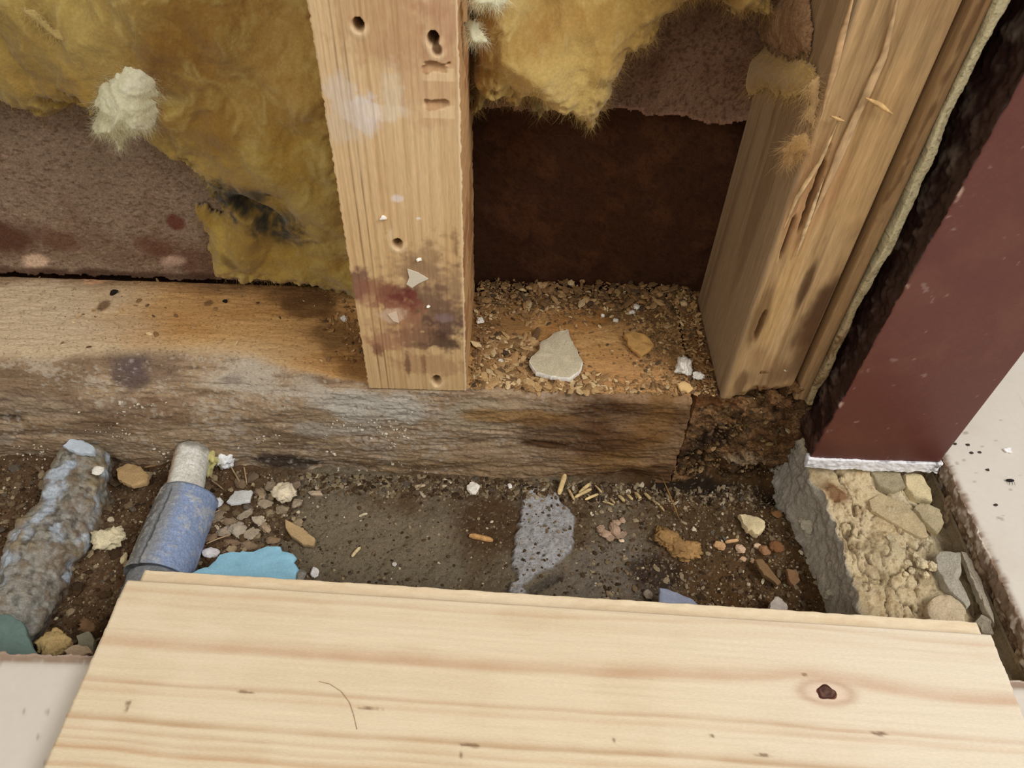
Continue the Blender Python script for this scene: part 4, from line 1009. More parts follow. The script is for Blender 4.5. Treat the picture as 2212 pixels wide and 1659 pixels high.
# ------------------------------------------------------------------ loose debris
def ico(sub):
    t = (1 + 5 ** 0.5) / 2
    v = [(-1, t, 0), (1, t, 0), (-1, -t, 0), (1, -t, 0), (0, -1, t), (0, 1, t), (0, -1, -t), (0, 1, -t), (t, 0, -1), (t, 0, 1), (-t, 0, -1), (-t, 0, 1)]
    f = [(0, 11, 5), (0, 5, 1), (0, 1, 7), (0, 7, 10), (0, 10, 11), (1, 5, 9), (5, 11, 4), (11, 10, 2), (10, 7, 6), (7, 1, 8), (3, 9, 4), (3, 4, 2), (3, 2, 6), (3, 6, 8), (3, 8, 9), (4, 9, 5), (2, 4, 11), (6, 2, 10), (8, 6, 7), (9, 8, 1)]
    v = [np.array(a) / np.linalg.norm(a) for a in v]
    for _ in range(sub):
        cache = {}; nf = []
        def mid(a, b):
            k = (min(a, b), max(a, b))
            if k not in cache:
                m = v[a] + v[b]; v.append(m / np.linalg.norm(m)); cache[k] = len(v) - 1
            return cache[k]
        for a, b, c in f:
            x, y, z_ = mid(a, b), mid(b, c), mid(c, a); nf += [(a, x, z_), (b, y, x), (c, z_, y), (x, y, z_)]
        f = nf
    return np.array(v), np.array(f, np.int32)
ICO = {k: ico(k) for k in (0, 1, 2, 3)}
def onplate(px, py): return onz(px, py, ZP)
def ontile(px, py): return onz(px, py, ZF)
def onboard(px, py): return onz(px, py, 0.060)
def lump(r, sub=3, facets=9, rough=0.12):
    V, f = ICO[sub]; V = V.copy()
    for _ in range(facets):
        nrm = r.normal(size=3); nrm /= np.linalg.norm(nrm); d = 0.55 + 0.35 * r.random()
        k = V @ nrm; V -= np.maximum(k - d, 0)[:, None] * nrm
    s_ = r.integers(1000)
    V *= (1 + rough * fbm(V, 2.2, 3, int(s_)) * 0.6 + rough * 0.5 * fbm(V, 6.0, 2, int(s_) + 5))[:, None]
    return V, f
def pebble(name, label, cat, px, py, wpx, hpx, col, surf=onground, rot=0.0, flat=0.6, seed=0, material=None, facets=9, rough=0.12, group=None, sink=0.25, tint=0.2):
    r = np.random.default_rng(9000 + seed)
    p = surf(px, py + hpx * 0.25); d = -((p - CAM) @ (R @ np.array([0, 0, 1.0])))
    k = d / F
    sx = wpx * k / 2; sy = hpx * k / 2 / 0.78 * (0.85 if flat > .5 else 1.0); sz = flat * min(sx, sy)
    V, f = lump(r, 3, facets, rough)
    V = V * np.array([sx, sy, sz]) * 1.12
    c, s_ = math.cos(rot), math.sin(rot)
    V = np.column_stack([V[:, 0] * c - V[:, 1] * s_, V[:, 0] * s_ + V[:, 1] * c, V[:, 2]])
    V[:, 2] -= V[:, 2].min()
    org = (p[0], p[1], p[2] - sink * sz)
    V = V + np.array(org)
    cc = np.tile(col, (len(V), 1)) * (1 + tint * fbm(V, 260, 3, seed + 40))[:, None]
    o = mk(name, V, [f], cc, material or M_STONE, None, org, True)
    return tag(o, label, cat, group)
def chip(name, label, cat, pts, thick, col, surf=onground, seed=0, material=None, lift=0.0, tilt=(0, 0), group=None, edge=None, relief=0.0006, jag=0.0006):
    """flat fragment: outline in the photo laid on its surface, with real thickness"""
    cpx = np.mean([a for a, b in pts]); cpy = np.mean([b for a, b in pts])
    c0 = surf(cpx, cpy); zt = c0[2] + lift + thick
    out = np.array([onz(a, b, zt) for a, b in pts])
    # resample the outline
    n = max(24, len(pts) * 5); d = np.concatenate([[0], np.cumsum(np.linalg.norm(np.diff(np.vstack([out, out[:1]]), axis=0), axis=1))])
    tt = np.linspace(0, d[-1], n, endpoint=False); cl = np.vstack([out, out[:1]])
    O = np.column_stack([np.interp(tt, d, cl[:, k]) for k in range(3)])
    O[:, :2] += jag * np.column_stack([fbm(O, 450, 2, seed), fbm(O, 450, 2, seed + 3)])
    ctr = O.mean(0); V = []; cols = []
    for fr_, dz in ((1.0, -thick), (1.02, -thick * 0.5), (1.0, -thick * 0.08), (0.96, 0.0), (0.72, 0.0), (0.40, 0.0)):
        q = ctr + (O - ctr) * fr_; q[:, 2] = zt + dz
        if dz == 0.0: q[:, 2] += relief * fbm(q, 160, 3, seed + 6) * (1 - 0.5 * (fr_ > .9))
        V.append(q)
        ec = col if edge is None else edge
        cols.append(np.tile(col if dz == 0.0 else ec, (n, 1)) * (1 + 0.14 * fbm(q, 220, 3, seed + 9))[:, None])
    V.append(ctr[None] + np.array([[0, 0, relief * 0.3]])); cols.append(col[None])
    V = np.vstack(V); cols = np.vstack(cols)
    V[:, 2] += (V[:, 0] - ctr[0]) * tilt[0] + (V[:, 1] - ctr[1]) * tilt[1]
    fs = []; nr = 6
    for k in range(nr - 1):
        for i in range(n): fs.append((k * n + i, k * n + (i + 1) % n, (k + 1) * n + (i + 1) % n, (k + 1) * n + i))
    tri = [((nr - 1) * n + i, (nr - 1) * n + (i + 1) % n, nr * n) for i in range(n)]
    a = np.array(fs)
    # outline order in the photo may be clockwise: keep the top facing up
    area2 = np.sum(O[:, 0] * np.roll(O[:, 1], -1) - np.roll(O[:, 0], -1) * O[:, 1])
    ng = [list(range(n))[::-1]]
    if area2 < 0: a = a[:, ::-1]; tri = [t[::-1] for t in tri]; ng = [list(range(n))]
    o = mk(name, V, [a, np.array(tri)], np.clip(cols, 0, 1), material or M_STONE, None, (ctr[0], ctr[1], zt - thick), True, ng)
    me = o.data
    if hasattr(me, 'set_sharp_from_angle'): me.set_sharp_from_angle(angle=0.9)
    return tag(o, label, cat, group)
def sliver(name, label, cat, a, b, wmm, col, surf=onground, seed=0, group=None, up=(0.0, 0.0), material=None, thick=None):
    A, B = surf(*a), surf(*b); t = (thick or wmm * 0.45) / 1000
    A = A + np.array([0, 0, t * 0.6 + up[0]]); B = B + np.array([0, 0, t * 0.6 + up[1]])
    o = strip(name, [A, (A + B) / 2 + np.array([0, 0, 0.0004]), B], wmm / 1000, t, col, material or M_CHIPW, None, tuple((A + B) / 2 - np.array([0, 0, t])), 1000 + seed, True, 14, (5.0, 0.45))
    return tag(o, label, cat, group)

ORD = ['leftmost', 'second from left', 'third from left', 'fourth from left', 'fifth from left', 'sixth from left', 'seventh from left', 'eighth from left']
def ranked(items, rows=None):
    '''place words for pieces of one cluster: rows by height in the photo, then order from the left'''
    ys = sorted(set(i[1] for i in items))
    rows = rows or [(0, 1e9, '')]
    out = [None] * len(items)
    for lo, hi, word in rows:
        ix = sorted([k for k, i in enumerate(items) if lo <= i[1] < hi], key=lambda k: items[k][0])
        for n_, k in enumerate(ix): out[k] = ORD[n_] + word
    return out
# --- left end of the trench
chip('stone_chip', 'tan flat six-sided stone chip between the crusted pipe and the sleeved pipe', 'stone', [(250, 1010), (272, 995), (300, 1003), (322, 1025), (318, 1045), (288, 1052), (258, 1040)], .004, S(186, 156, 112), seed=1, lift=.010, tilt=(0, -.25))
sliver('bark_sliver', 'thin brown sliver right of the tan six-sided chip', 'sliver', (322, 1026), (346, 1022), 1.6, S(128, 100, 70), seed=2, up=(.008, .008))
chip('plastic_shard', 'bluish-white flake perched on the top end of the crusted pipe', 'shard', [(136, 962), (150, 948), (180, 950), (205, 965), (203, 980), (170, 978), (150, 970)], .003, S(196, 208, 220), seed=3, lift=.024, material=M_GLASSY)
pebble('foam_crumb', 'small white crumb stuck to the crusted pipe', 'crumb', 214, 1014, 24, 20, S(228, 224, 212), lambda a, b: onz(a, b, .019), seed=4)
pebble('foam_crumb', 'bright white foam crumb beside the whitish inner tube', 'crumb', 490, 988, 44, 46, S(240, 242, 244), seed=5, flat=1.1, rough=.35, facets=4)
pebble('yellow_wool_bit', 'bit of yellow wool touching the whitish inner tube', 'insulation', 459, 990, 34, 60, S(232, 222, 150), seed=6, flat=1.4, rough=.5, facets=2, material=M_WOOL)
pebble('mortar_lump', 'cream lumpy stone left of the blue-grey sleeve', 'stone', 247, 1166, 58, 48, S(214, 202, 168), lambda a, b: onground(a, b) + np.array([0, 0, .004]), seed=7, flat=.75, rough=.35, facets=5)
pebble('mortar_lump', 'tiny cream lump against the left side of the sleeve', 'stone', 270, 1200, 14, 26, S(206, 190, 150), seed=8, flat=.8)
pebble('foam_crumb', 'white crumb at the right corner of the blue-grey sleeve', 'crumb', 470, 1082, 24, 26, S(238, 240, 240), seed=9, rough=.3)
chip('plaster_flake', 'grey-white angular plaster flake right of the blue-grey sleeve', 'flake', [(490, 1082), (508, 1060), (545, 1058), (538, 1080), (498, 1088)], .003, S(196, 196, 194), seed=10, lift=.004, edge=S(236, 238, 240))
pebble('mortar_lump', 'whitish stone under the plate, right of the plaster flake', 'stone', 616, 1066, 44, 40, S(220, 206, 178), seed=11, flat=.8, rough=.3, facets=6)
pebble('mortar_lump', 'small beige elongated stone beside the whitish stone', 'stone', 682, 1065, 38, 15, S(190, 170, 144), seed=12)
chip('wood_chip', 'tan oblong wood chip above the light blue shard', 'wood chip', [(617, 1122), (628, 1126), (660, 1146), (680, 1164), (676, 1178), (655, 1176), (630, 1158), (619, 1142)], .0035, S(186, 158, 116), seed=13, lift=.002, material=M_CHIPW)
pebble('quartz_pebble', 'white pebble between the sleeve and the light blue shard', 'pebble', 456, 1192, 36, 20, S(228, 224, 226), seed=14, facets=3, rough=.1)
chip('plastic_shard', 'large light blue jagged shard at the back edge of the board', 'shard', [(380, 1262), (420, 1232), (455, 1222), (475, 1198), (490, 1192), (545, 1190), (598, 1177), (612, 1190), (636, 1200), (642, 1255), (640, 1275), (380, 1275)], .0025, S(150, 204, 230), seed=15, lift=.014, material=M_GLASSY, relief=.0003, jag=.0012)
pebble('grey_flake', 'grey rounded flake touching the right tip of the light blue shard', 'flake', 650, 1238, 22, 32, S(150, 146, 136), seed=16)
pebble('quartz_pebble', 'small white chip just right of the light blue shard', 'pebble', 679, 1231, 18, 26, S(232, 230, 226), seed=17, rot=.5)
chip('glass_shard', 'dull green shard in the lower left corner of the trench', 'shard', [(-20, 1325), (25, 1328), (55, 1350), (66, 1390), (80, 1412), (60, 1425), (-20, 1425)], .004, S(104, 128, 122), seed=18, lift=.018, material=M_GLASSY)
pebble('mortar_lump', 'yellowish clump of mortar by the left floor tile', 'stone', 125, 1382, 62, 46, S(186, 160, 110), lambda a, b: onz(a, b, .010), seed=19, rough=.35, facets=4)
pebble('mortar_lump', 'brown lump left of the pipe run near the left tile', 'stone', 200, 1345, 44, 32, S(120, 92, 66), lambda a, b: onz(a, b, .004), seed=20, rough=.35)
chip('stone_chip', 'grey-green flat chip beside the yellowish mortar clump', 'stone', [(165, 1372), (190, 1362), (204, 1385), (200, 1412), (170, 1412)], .004, S(142, 138, 118), seed=21, lift=.014)
chip('mortar_flake', 'beige mortar flake lying at the left tile edge', 'flake', [(138, 1405), (160, 1392), (190, 1396), (200, 1412), (150, 1418)], .003, S(196, 172, 144), seed=22, lift=.022)
# grey leaf-like flakes piled right of the sleeve
rr = np.random.default_rng(33)
FL = [(470, 1112, 42, 16, .5, S(150, 132, 110)), (500, 1125, 46, 16, -.3, S(140, 120, 98)), (528, 1110, 36, 14, .8, S(158, 144, 124)), (485, 1148, 40, 18, .2, S(168, 152, 132)), (514, 1142, 42, 22, -.7, S(180, 168, 150)),
                                              (545, 1150, 36, 18, .6, S(176, 160, 138)), (560, 1120, 34, 14, -.5, S(196, 180, 156)), (575, 1138, 30, 14, -.9, S(178, 156, 128)), (455, 1160, 34, 14, .9, S(136, 112, 88)), (540, 1175, 44, 14, -.2, S(142, 120, 96)),
                                              (590, 1165, 34, 14, .3, S(146, 122, 96)), (500, 1170, 36, 13, .1, S(132, 108, 84)), (610, 1100, 30, 14, 0, S(150, 132, 108)), (575, 1085, 30, 18, .4, S(164, 148, 124)), (640, 1085, 26, 14, .6, S(168, 150, 128)),
                                              (590, 1050, 30, 20, -.3, S(146, 130, 108)), (560, 1060, 24, 16, .3, S(138, 118, 96)), (640, 1045, 26, 16, .2, S(150, 132, 110)), (545, 1030, 26, 18, .5, S(112, 94, 74)), (520, 1040, 22, 20, 1.0, S(120, 100, 78))]
rk = ranked(FL, [(0, 1075, ' in the top row'), (1075, 1130, ' in the second row'), (1130, 1155, ' in the third row'), (1155, 2000, ' in the lowest row')])
for i, (px, py, wd, hh, ro, cc) in enumerate(FL):
    pebble('grey_flake', 'grey flake in the pile right of the sleeve, ' + rk[i], 'flake', px, py, wd, hh * 1.15, cc * 0.95, seed=100 + i, rot=ro, flat=.45, facets=12, group='flakes piled beside the sleeve', rough=.25)
STR = (((445, 1125), (478, 1105)), ((500, 1010), (520, 1045)), ((530, 1015), (536, 1052)), ((460, 1045), (485, 1062)), ((440, 1020), (462, 1038)), ((448, 1180), (500, 1158)))
rk = ['long, at the right edge of the sleeve', 'leaning, under the white foam crumb', 'upright, right of the white foam crumb', 'below the yellow wool bit', 'shortest, touching the inner tube', 'longest, near the white pebble']
for i, (a, b) in enumerate(STR):
    sliver('straw', 'pale straw fibre among the flakes, ' + rk[i], 'straw', a, b, .9, S(176, 150, 116), seed=20 + i, group='straw fibres beside the sleeve', up=(.003, .002))
# --- middle of the trench
pebble('quartz_pebble', 'bright white pebble at the plate foot, left of the grey slab patch', 'pebble', 1023, 1052, 26, 28, S(244, 238, 224), seed=30, rot=.6)
pebble('quartz_pebble', 'tiny white bead just left of the top of the grey patch', 'pebble', 1101, 1049, 12, 12, S(236, 230, 222), seed=31)
sliver('wood_sliver', 'orange-tan wood sliver on the dark floor, left of the grey patch', 'sliver', (1014, 1158), (1066, 1170), 3.6, S(196, 150, 96), seed=32)
sliver('wood_sliver', 'small pale bent sliver on the grey floor near the board', 'sliver', (760, 1204), (778, 1184), 2.2, S(216, 194, 150), seed=33)
sliver('wood_sliver', 'pale sliver below the middle of the plate', 'sliver', (776, 1116), (794, 1110), 1.8, S(204, 190, 160), seed=34)
sliver('wood_sliver', 'beige sliver lying against the plate foot', 'sliver', (895, 1054), (920, 1050), 2.2, S(186, 164, 136), seed=35)
sliver('wood_sliver', 'white sliver at the plate foot, left of the bright white pebble', 'sliver', (960, 1036), (976, 1046), 1.5, S(232, 222, 200), seed=36)
pebble('quartz_pebble', 'small whitish pebble near the board, right of centre of the grey floor', 'pebble', 852, 1219, 11, 10, S(206, 200, 190), seed=37)
sliver('wood_sliver', 'upright pale wood splinter at the top of the grey patch', 'sliver', (1206, 1072), (1218, 1042), 3.6, S(214, 186, 132), seed=38, up=(.001, .008))
SHV = (((1240, 1078), (1275, 1062), 2.4), ((1250, 1070), (1272, 1050), 2.8), ((1262, 1082), (1290, 1072), 1.8), ((1228, 1060), (1240, 1086), 1.8), ((1286, 1052), (1300, 1070), 1.6), ((1336, 1074), (1348, 1088), 2.2), ((1356, 1072), (1366, 1084), 2.0), ((1372, 1068), (1384, 1084), 2.2), ((1392, 1070), (1404, 1084), 2.4), ((1320, 1080), (1328, 1092), 1.6), ((1302, 1086), (1326, 1096), 1.4), ((1410, 1084), (1424, 1096), 1.6), ((1425, 1095), (1434, 1108), 1.6))
SO = {k: n_ for n_, k in enumerate(sorted(range(len(SHV)), key=lambda k: SHV[k][0][0]))}
NW = ['first', 'second', 'third', 'fourth', 'fifth', 'sixth', 'seventh', 'eighth', 'ninth', 'tenth', 'eleventh', 'twelfth', 'thirteenth']
for i, (a, b, wd) in enumerate(SHV):
    sliver('wood_sliver', NW[SO[i]] + ' pale wood shaving right of the grey patch, counted along the plate foot', 'sliver', a, b, wd, S(206, 180, 130) * (0.75 + 0.4 * rr.random()), seed=40 + i, group='shavings below the plate end', up=(.001, .002))
CLU = ((1328, 1142, 22, 34, .2), (1340, 1156, 30, 16, .5), (1308, 1152, 26, 16, -.4), (1344, 1122, 14, 14, 0), (1318, 1160, 20, 14, .8), (1298, 1140, 16, 18, .3), (1330, 1128, 16, 18, .6))
rk = ranked(CLU)
for i, (px, py, wd, hh, ro) in enumerate(CLU):
    pebble('bark_flake', 'pinkish-tan flake in the small cluster right of the grey patch, ' + rk[i], 'flake', px, py, wd, hh, S(176, 148, 124) * (0.75 + 0.4 * rr.random()), seed=130 + i, rot=ro, flat=.6, group='pinkish flake cluster', rough=.3)
pebble('quartz_pebble', 'little cream pebble at the foot of the pinkish flake cluster', 'pebble', 1342, 1167, 12, 10, S(226, 200, 170), seed=138)
CLU = ((1440, 1160, 40, 30), (1462, 1170, 44, 34), (1490, 1184, 42, 30), (1470, 1188, 46, 28), (1450, 1176, 36, 26), (1430, 1148, 26, 20), (1478, 1204, 20, 14))
rk = ranked(CLU)
for i, (px, py, wd, hh) in enumerate(CLU):
    pebble('rust_clump', 'orange-brown crumb of the clump below the twig, ' + rk[i], 'crumb', px, py, wd, hh, S(160, 124, 78) * (0.8 + 0.35 * rr.random()), seed=150 + i, rough=.45, facets=3, flat=.45, group='orange-brown clump')
tw = [onground(1424, 1054) + np.array([0, 0, .012]), onground(1446, 1088) + np.array([0, 0, .006]), onground(1470, 1128) + np.array([0, 0, .001])]
tag(strip('twig', tw, .0011, .0006, S(150, 112, 62), M_CHIPW, None, tuple(tw[2]), 1300, True, 24), 'thin brown twig leaning below the saw cut', 'twig')
chip('mortar_flake', 'cream pitted chip lying left of the mortar block', 'flake', [(1600, 1104), (1625, 1108), (1650, 1122), (1652, 1142), (1636, 1160), (1612, 1140)], .005, S(232, 214, 170), seed=60, lift=.003, tilt=(.1, -.3), relief=.0012)
for nm, lb, px, py, wd, hh, cc, sd_ in (('pebble', 'orange-tan pebble, leftmost of the row below the cream pitted chip', 1553, 1176, 24, 20, S(196, 156, 112), 61), ('pebble', 'round pinkish pebble below the cream pitted chip', 1597, 1184, 20, 19, S(222, 188, 158), 62),
                                        ('pebble', 'small tan pebble under the round pinkish one', 1603, 1206, 15, 12, S(206, 170, 136), 63), ('pebble', 'pale pointed pebble right of the round pinkish one', 1633, 1178, 17, 15, S(226, 196, 164), 64),
                                        ('pebble', 'tan pebble right of the pale pointed one', 1652, 1186, 24, 22, S(160, 118, 84), 65), ('pebble', 'tan speck-sized pebble farthest below the cream pitted chip', 1626, 1212, 12, 9, S(206, 166, 130), 66),
                                        ('pebble', 'brown pebble nearest the left side of the mortar block', 1676, 1178, 28, 24, S(128, 88, 56), 67), ('pebble', 'whitish round pebble by the back edge of the board, left of the grey-blue shard', 1399, 1283, 20, 22, S(170, 156, 138), 68),
                                        ('pebble', 'brown pebble left of the mortar block, high against the rotten timber', 1676, 1108, 22, 18, S(128, 90, 56), 69)):
    pebble(nm, lb, 'pebble', px, py, wd, hh, cc, seed=sd_, rough=.2)
sliver('wood_sliver', 'tan sliver tail beside the orange-tan pebble', 'sliver', (1566, 1172), (1594, 1168), 2.4, S(206, 164, 118), seed=70)
chip('bark_flake', 'long brown bark flake left of the mortar block', 'flake', [(1630, 1208), (1646, 1206), (1668, 1232), (1690, 1258), (1682, 1264), (1650, 1240)], .003, S(128, 100, 68), seed=71, lift=.002, material=M_CHIPW)
chip('bark_flake', 'brown curled bark flake against the mortar block', 'flake', [(1700, 1228), (1720, 1232), (1728, 1256), (1716, 1268), (1704, 1248)], .003, S(136, 104, 74), seed=72, lift=.004, material=M_CHIPW, tilt=(.3, 0))
chip('plastic_shard', 'grey-blue shard half under the back edge of the board', 'shard', [(1426, 1270), (1450, 1274), (1500, 1296), (1515, 1312), (1422, 1312)], .003, S(150, 158, 180), seed=73, lift=.010, material=M_GLASSY)
chip('stone_chip', 'pale grey chip at the board edge, left of the mortar block', 'stone', [(1666, 1298), (1674, 1288), (1690, 1292), (1704, 1312), (1700, 1325), (1662, 1325)], .005, S(186, 176, 164), seed=74, lift=.008)
# --- pieces on the mortar block
for lb, pts, cc, th, lf, ti in (('round tan chip on the mortar block beside the board', [(2002, 1312), (2012, 1292), (2045, 1282), (2072, 1296), (2088, 1318), (2085, 1345), (2010, 1342)], S(196, 178, 148), .006, .002, (0, 0)),
                           ('large grey plate of plaster standing on the mortar block', [(2022, 1196), (2040, 1190), (2074, 1196), (2076, 1226), (2072, 1250), (2098, 1308), (2088, 1310), (2048, 1270), (2030, 1232)], S(168, 162, 146), .006, .001, (.15, 0)),
                           ('grey oblong chip at the middle of the mortar block', [(1975, 1098), (1990, 1086), (2030, 1100), (2042, 1130), (2028, 1148), (1998, 1126)], S(172, 158, 126), .005, .001, (0, .1)),
                           ('cream flake under the jamb, right of the dark crack', [(1954, 1024), (1990, 1022), (2012, 1060), (2014, 1080), (1980, 1074), (1958, 1050)], S(206, 190, 150), .006, .001, (0, 0)),
                           ('grey flake under the middle of the white jamb edge', [(1880, 1016), (1945, 1016), (1955, 1050), (1930, 1062), (1900, 1048)], S(160, 148, 120), .006, .001, (0, 0)),
                           ('narrow pale stick of mortar near the centre of the block', [(1915, 1158), (1930, 1154), (1948, 1190), (1944, 1208), (1932, 1204)], S(190, 176, 142), .004, .001, (0, 0)),
                           ('long beige slab on the upper part of the mortar block', [(1880, 1080), (1900, 1066), (1950, 1082), (1985, 1110), (2010, 1160), (1980, 1158), (1920, 1122), (1882, 1100)], S(186, 168, 132), .003, .001, (0, 0)),
                           ('grey chip between the mortar block and the right tile', [(2108, 1340), (2120, 1326), (2140, 1340), (2146, 1372), (2128, 1366)], S(150, 140, 122), .005, .0, (.2, 0)),
                           ('grey sliver of plaster along the edge of the right tile', [(2078, 1190), (2090, 1194), (2124, 1262), (2140, 1310), (2150, 1350), (2136, 1330), (2104, 1262)], S(166, 156, 138), .004, .001, (0, 0))):
    chip('mortar_flake', lb, 'flake', pts, th, cc, lambda a, b: onz(a, b, 0.029), seed=int(pts[0][0]) % 97 + 200, lift=lf, tilt=ti, material=M_CEM, relief=.0012)
CLU = ((1985, 1215, 22), (2010, 1222, 20), (1968, 1232, 14), (1998, 1240, 14), (1975, 1200, 12), (1955, 1240, 12), (1960, 1215, 14))
rk = ranked(CLU)
for i, (px, py, wd) in enumerate(CLU):
    pebble('mortar_crumb', 'small cream crumb in the loose patch on the mortar block, ' + rk[i], 'crumb', px, py, wd, wd, S(206, 190, 156), lambda a, b: onz(a, b, 0.032), seed=210 + i, group='crumbs on the mortar block', rough=.3, flat=.8)
CLU = ((1735, 1140, 34, 44), (1758, 1100, 26, 30), (1748, 1060, 22, 26), (1772, 1225, 20, 24), (1776, 1260, 24, 26), (1784, 1290, 26, 24), (1745, 1175, 20, 22), (1770, 1195, 16, 18))
DEP = {k: n_ for n_, k in enumerate(sorted(range(len(CLU)), key=lambda k: CLU[k][1]))}
NTH = ['first', 'second', 'third', 'fourth', 'fifth', 'sixth', 'seventh', 'last']
for i, (px, py, wd, hh) in enumerate(CLU):
    pebble('mortar_lump', NTH[DEP[i]] + ' pale lump along the left edge of the mortar block, counted from the jamb', 'stone', px, py, wd, hh, S(196, 188, 168), lambda a, b: onground(a, b) + np.array([0, 0, .004]), seed=220 + i, group='lumps along the mortar block', rough=.35, flat=.9)

# --- on the plate
chip('plaster_chip', 'grey angular plaster chip lying on the plate right of the stud', 'chip', [(1143, 779), (1153, 765), (1167, 753), (1167, 737), (1185, 729), (1198, 718), (1226, 711), (1233, 732), (1244, 751), (1260, 782), (1252, 802), (1230, 816), (1196, 813), (1157, 804)], .0035, S(196, 184, 156), onplate, seed=80, lift=.002, edge=S(232, 228, 218), relief=.0010)
chip('wood_flake', 'raised yellowish wood flake right of the grey plaster chip', 'flake', [(1348, 722), (1372, 718), (1398, 730), (1414, 744), (1398, 758), (1384, 764), (1360, 744)], .0022, S(190, 148, 88), onplate, seed=81, lift=.003, material=M_CHIPW, tilt=(0, .15), relief=.0015)
for lb, px, py, wd, hh in (('white foam crumb on the plate near the foot of the split stud, the larger one', 1474, 792, 36, 38), ('smaller white foam crumb on the plate at the foot of the split stud', 1507, 812, 26, 16), ('white bead on the plate against the right side of the pale stud', 1037, 694, 15, 14),
                           ('white bead at the back of the plate, upper of the close pair', 1375, 665, 14, 13), ('white bead at the back of the plate, lower of the close pair', 1365, 675, 12, 11), ('lone tiny white bead on the plate behind the grey plaster chip', 1301, 683, 9, 8), ('white bead in the shavings left of the grey plaster chip', 1082, 780, 10, 9),
                           ('pale bead right of the lone tiny white bead', 1330, 692, 10, 9), ('white crumb on the plate just left of the pale stud', 744, 689, 14, 12)):
    pebble('foam_crumb', lb, 'crumb', px, py, wd, hh, S(240, 236, 226), onplate, seed=int(px) % 89 + 300, flat=.8, rough=.35, facets=4)
chip('wood_flake', 'cream curled wood flake below the white foam crumbs', 'flake', [(1462, 828), (1478, 822), (1500, 838), (1488, 846), (1470, 842)], .0015, S(222, 186, 128), onplate, seed=82, lift=.001, material=M_CHIPW)
pebble('dark_pellet', 'black pellet on the bare left part of the plate', 'pellet', 247, 631, 17, 14, S(28, 20, 16), onplate, seed=83, rot=.6)
pebble('dark_pellet', 'smaller black pellet on the orange middle part of the plate', 'pellet', 487, 650, 11, 9, S(26, 18, 14), onplate, seed=84)
CLU = ((1645, 800, 26, 18), (1690, 795, 40, 18), (1668, 858, 34, 34), (1640, 830, 34, 26), (1710, 835, 34, 30), (1690, 870, 30, 24))
rk = ['topmost', '', 'largest, in the middle', 'left, beside the stud foot', 'right, touching the plaster edge', 'lowest']
for i, (px, py, wd, hh) in enumerate(CLU):
    pebble('rotted_lump' if i != 1 else 'foam_crumb', ('brown lump of rotten wood beside the jamb, ' + rk[i] if i != 1 else 'pale grey flake on the rotten lumps at the foot of the split stud'), 'wood' if i != 1 else 'crumb', px, py, wd, hh,
           S(110, 78, 48) if i != 1 else S(206, 200, 180), lambda a, b: ony(a, b, 0.004), seed=320 + i, rough=.45, facets=3, group='rotten lumps beside the jamb' if i != 1 else None, flat=.9, material=M_ROT if i != 1 else None)
# paint scraps on the stud face, 0.3 mm thick
def scrap(label, pts, y, col, seed, cat='scrap'):
    O = np.array([ony(a, b, y) for a, b in pts]); n = len(O)
    V = np.vstack([O, O + np.array([0, 0.0009, 0])]); 
    fs = [(i, (i + 1) % n, n + (i + 1) % n, n + i) for i in range(n)]
    return tag(mk('paper_scrap', V, [fs], col, M_WHITE, None, tuple(O.mean(0)), False, [list(range(n))[::-1], list(range(n, 2 * n))]), label, cat)
scrap('white triangular paper scrap stuck low on the pale stud', [(880, 582), (904, 590), (925, 603), (905, 612), (890, 622), (878, 614), (884, 600)], .0005, S(214, 204, 186), 1)
scrap('small white scrap stuck near the foot of the pale stud', [(838, 680), (856, 674), (862, 698), (850, 694)], .0005, S(222, 200, 178), 2)
for lb, px, py, wd in (('white plaster crumb on the pale stud, below the round plaster spot', 828, 470, 15), ('tiny white crumb on the dark stain of the pale stud', 925, 661, 7), ('small cream crumb above the triangular scrap on the pale stud', 906, 559, 11)):
    pebble('plaster_crumb', lb, 'crumb', px, py, wd, wd * 1.2, S(240, 234, 224), lambda a, b: ony(a, b, 0.0008) , seed=int(px), flat=.7, rough=.3)
# --- on the tile and jamb
chip('paint_flake', 'white paint flake lying on the right floor tile', 'flake', [(2168, 968), (2184, 966), (2186, 978), (2174, 976)], .001, S(246, 246, 246), ontile, seed=90, lift=.0005)
ins = empty('insect', ontile(2180, 1040)); tag(ins, 'tiny dead black insect on the right floor tile', 'insect')
ip = ontile(2180, 1040)
V, f = ICO[2]; mk('body', V * np.array([.0026, .0010, .0008]) + ip + np.array([0, 0, .0011]), [f], S(30, 26, 24), M_DARK, ins, tuple(ip))
for k in (-1, 0, 1):
    strip('leg', [ip + np.array([k * .0012, 0, .0010]), ip + np.array([k * .0015 + .0004, -.0016, .0014]), ip + np.array([k * .002 + .0006, -.0030, .0002])], .00025, .00012, S(30, 26, 24), M_DARK, ins, tuple(ip), 1400 + k, True, 8)
for i, (px, py) in enumerate(((2062, 958), (2098, 978), (2116, 976), (2133, 1014), (2090, 960), (2150, 1090))):
    pebble('grit', 'dark speck of grit on the right floor tile, ' + ['nearest the jamb corner', 'left of a close pair', 'right of a close pair', 'lone one left of the insect', 'beside the jamb corner speck', 'farthest from the wall'][i], 'grit', px, py, 8, 6, S(70, 62, 56), ontile, seed=400 + i, group='grit on the right tile')

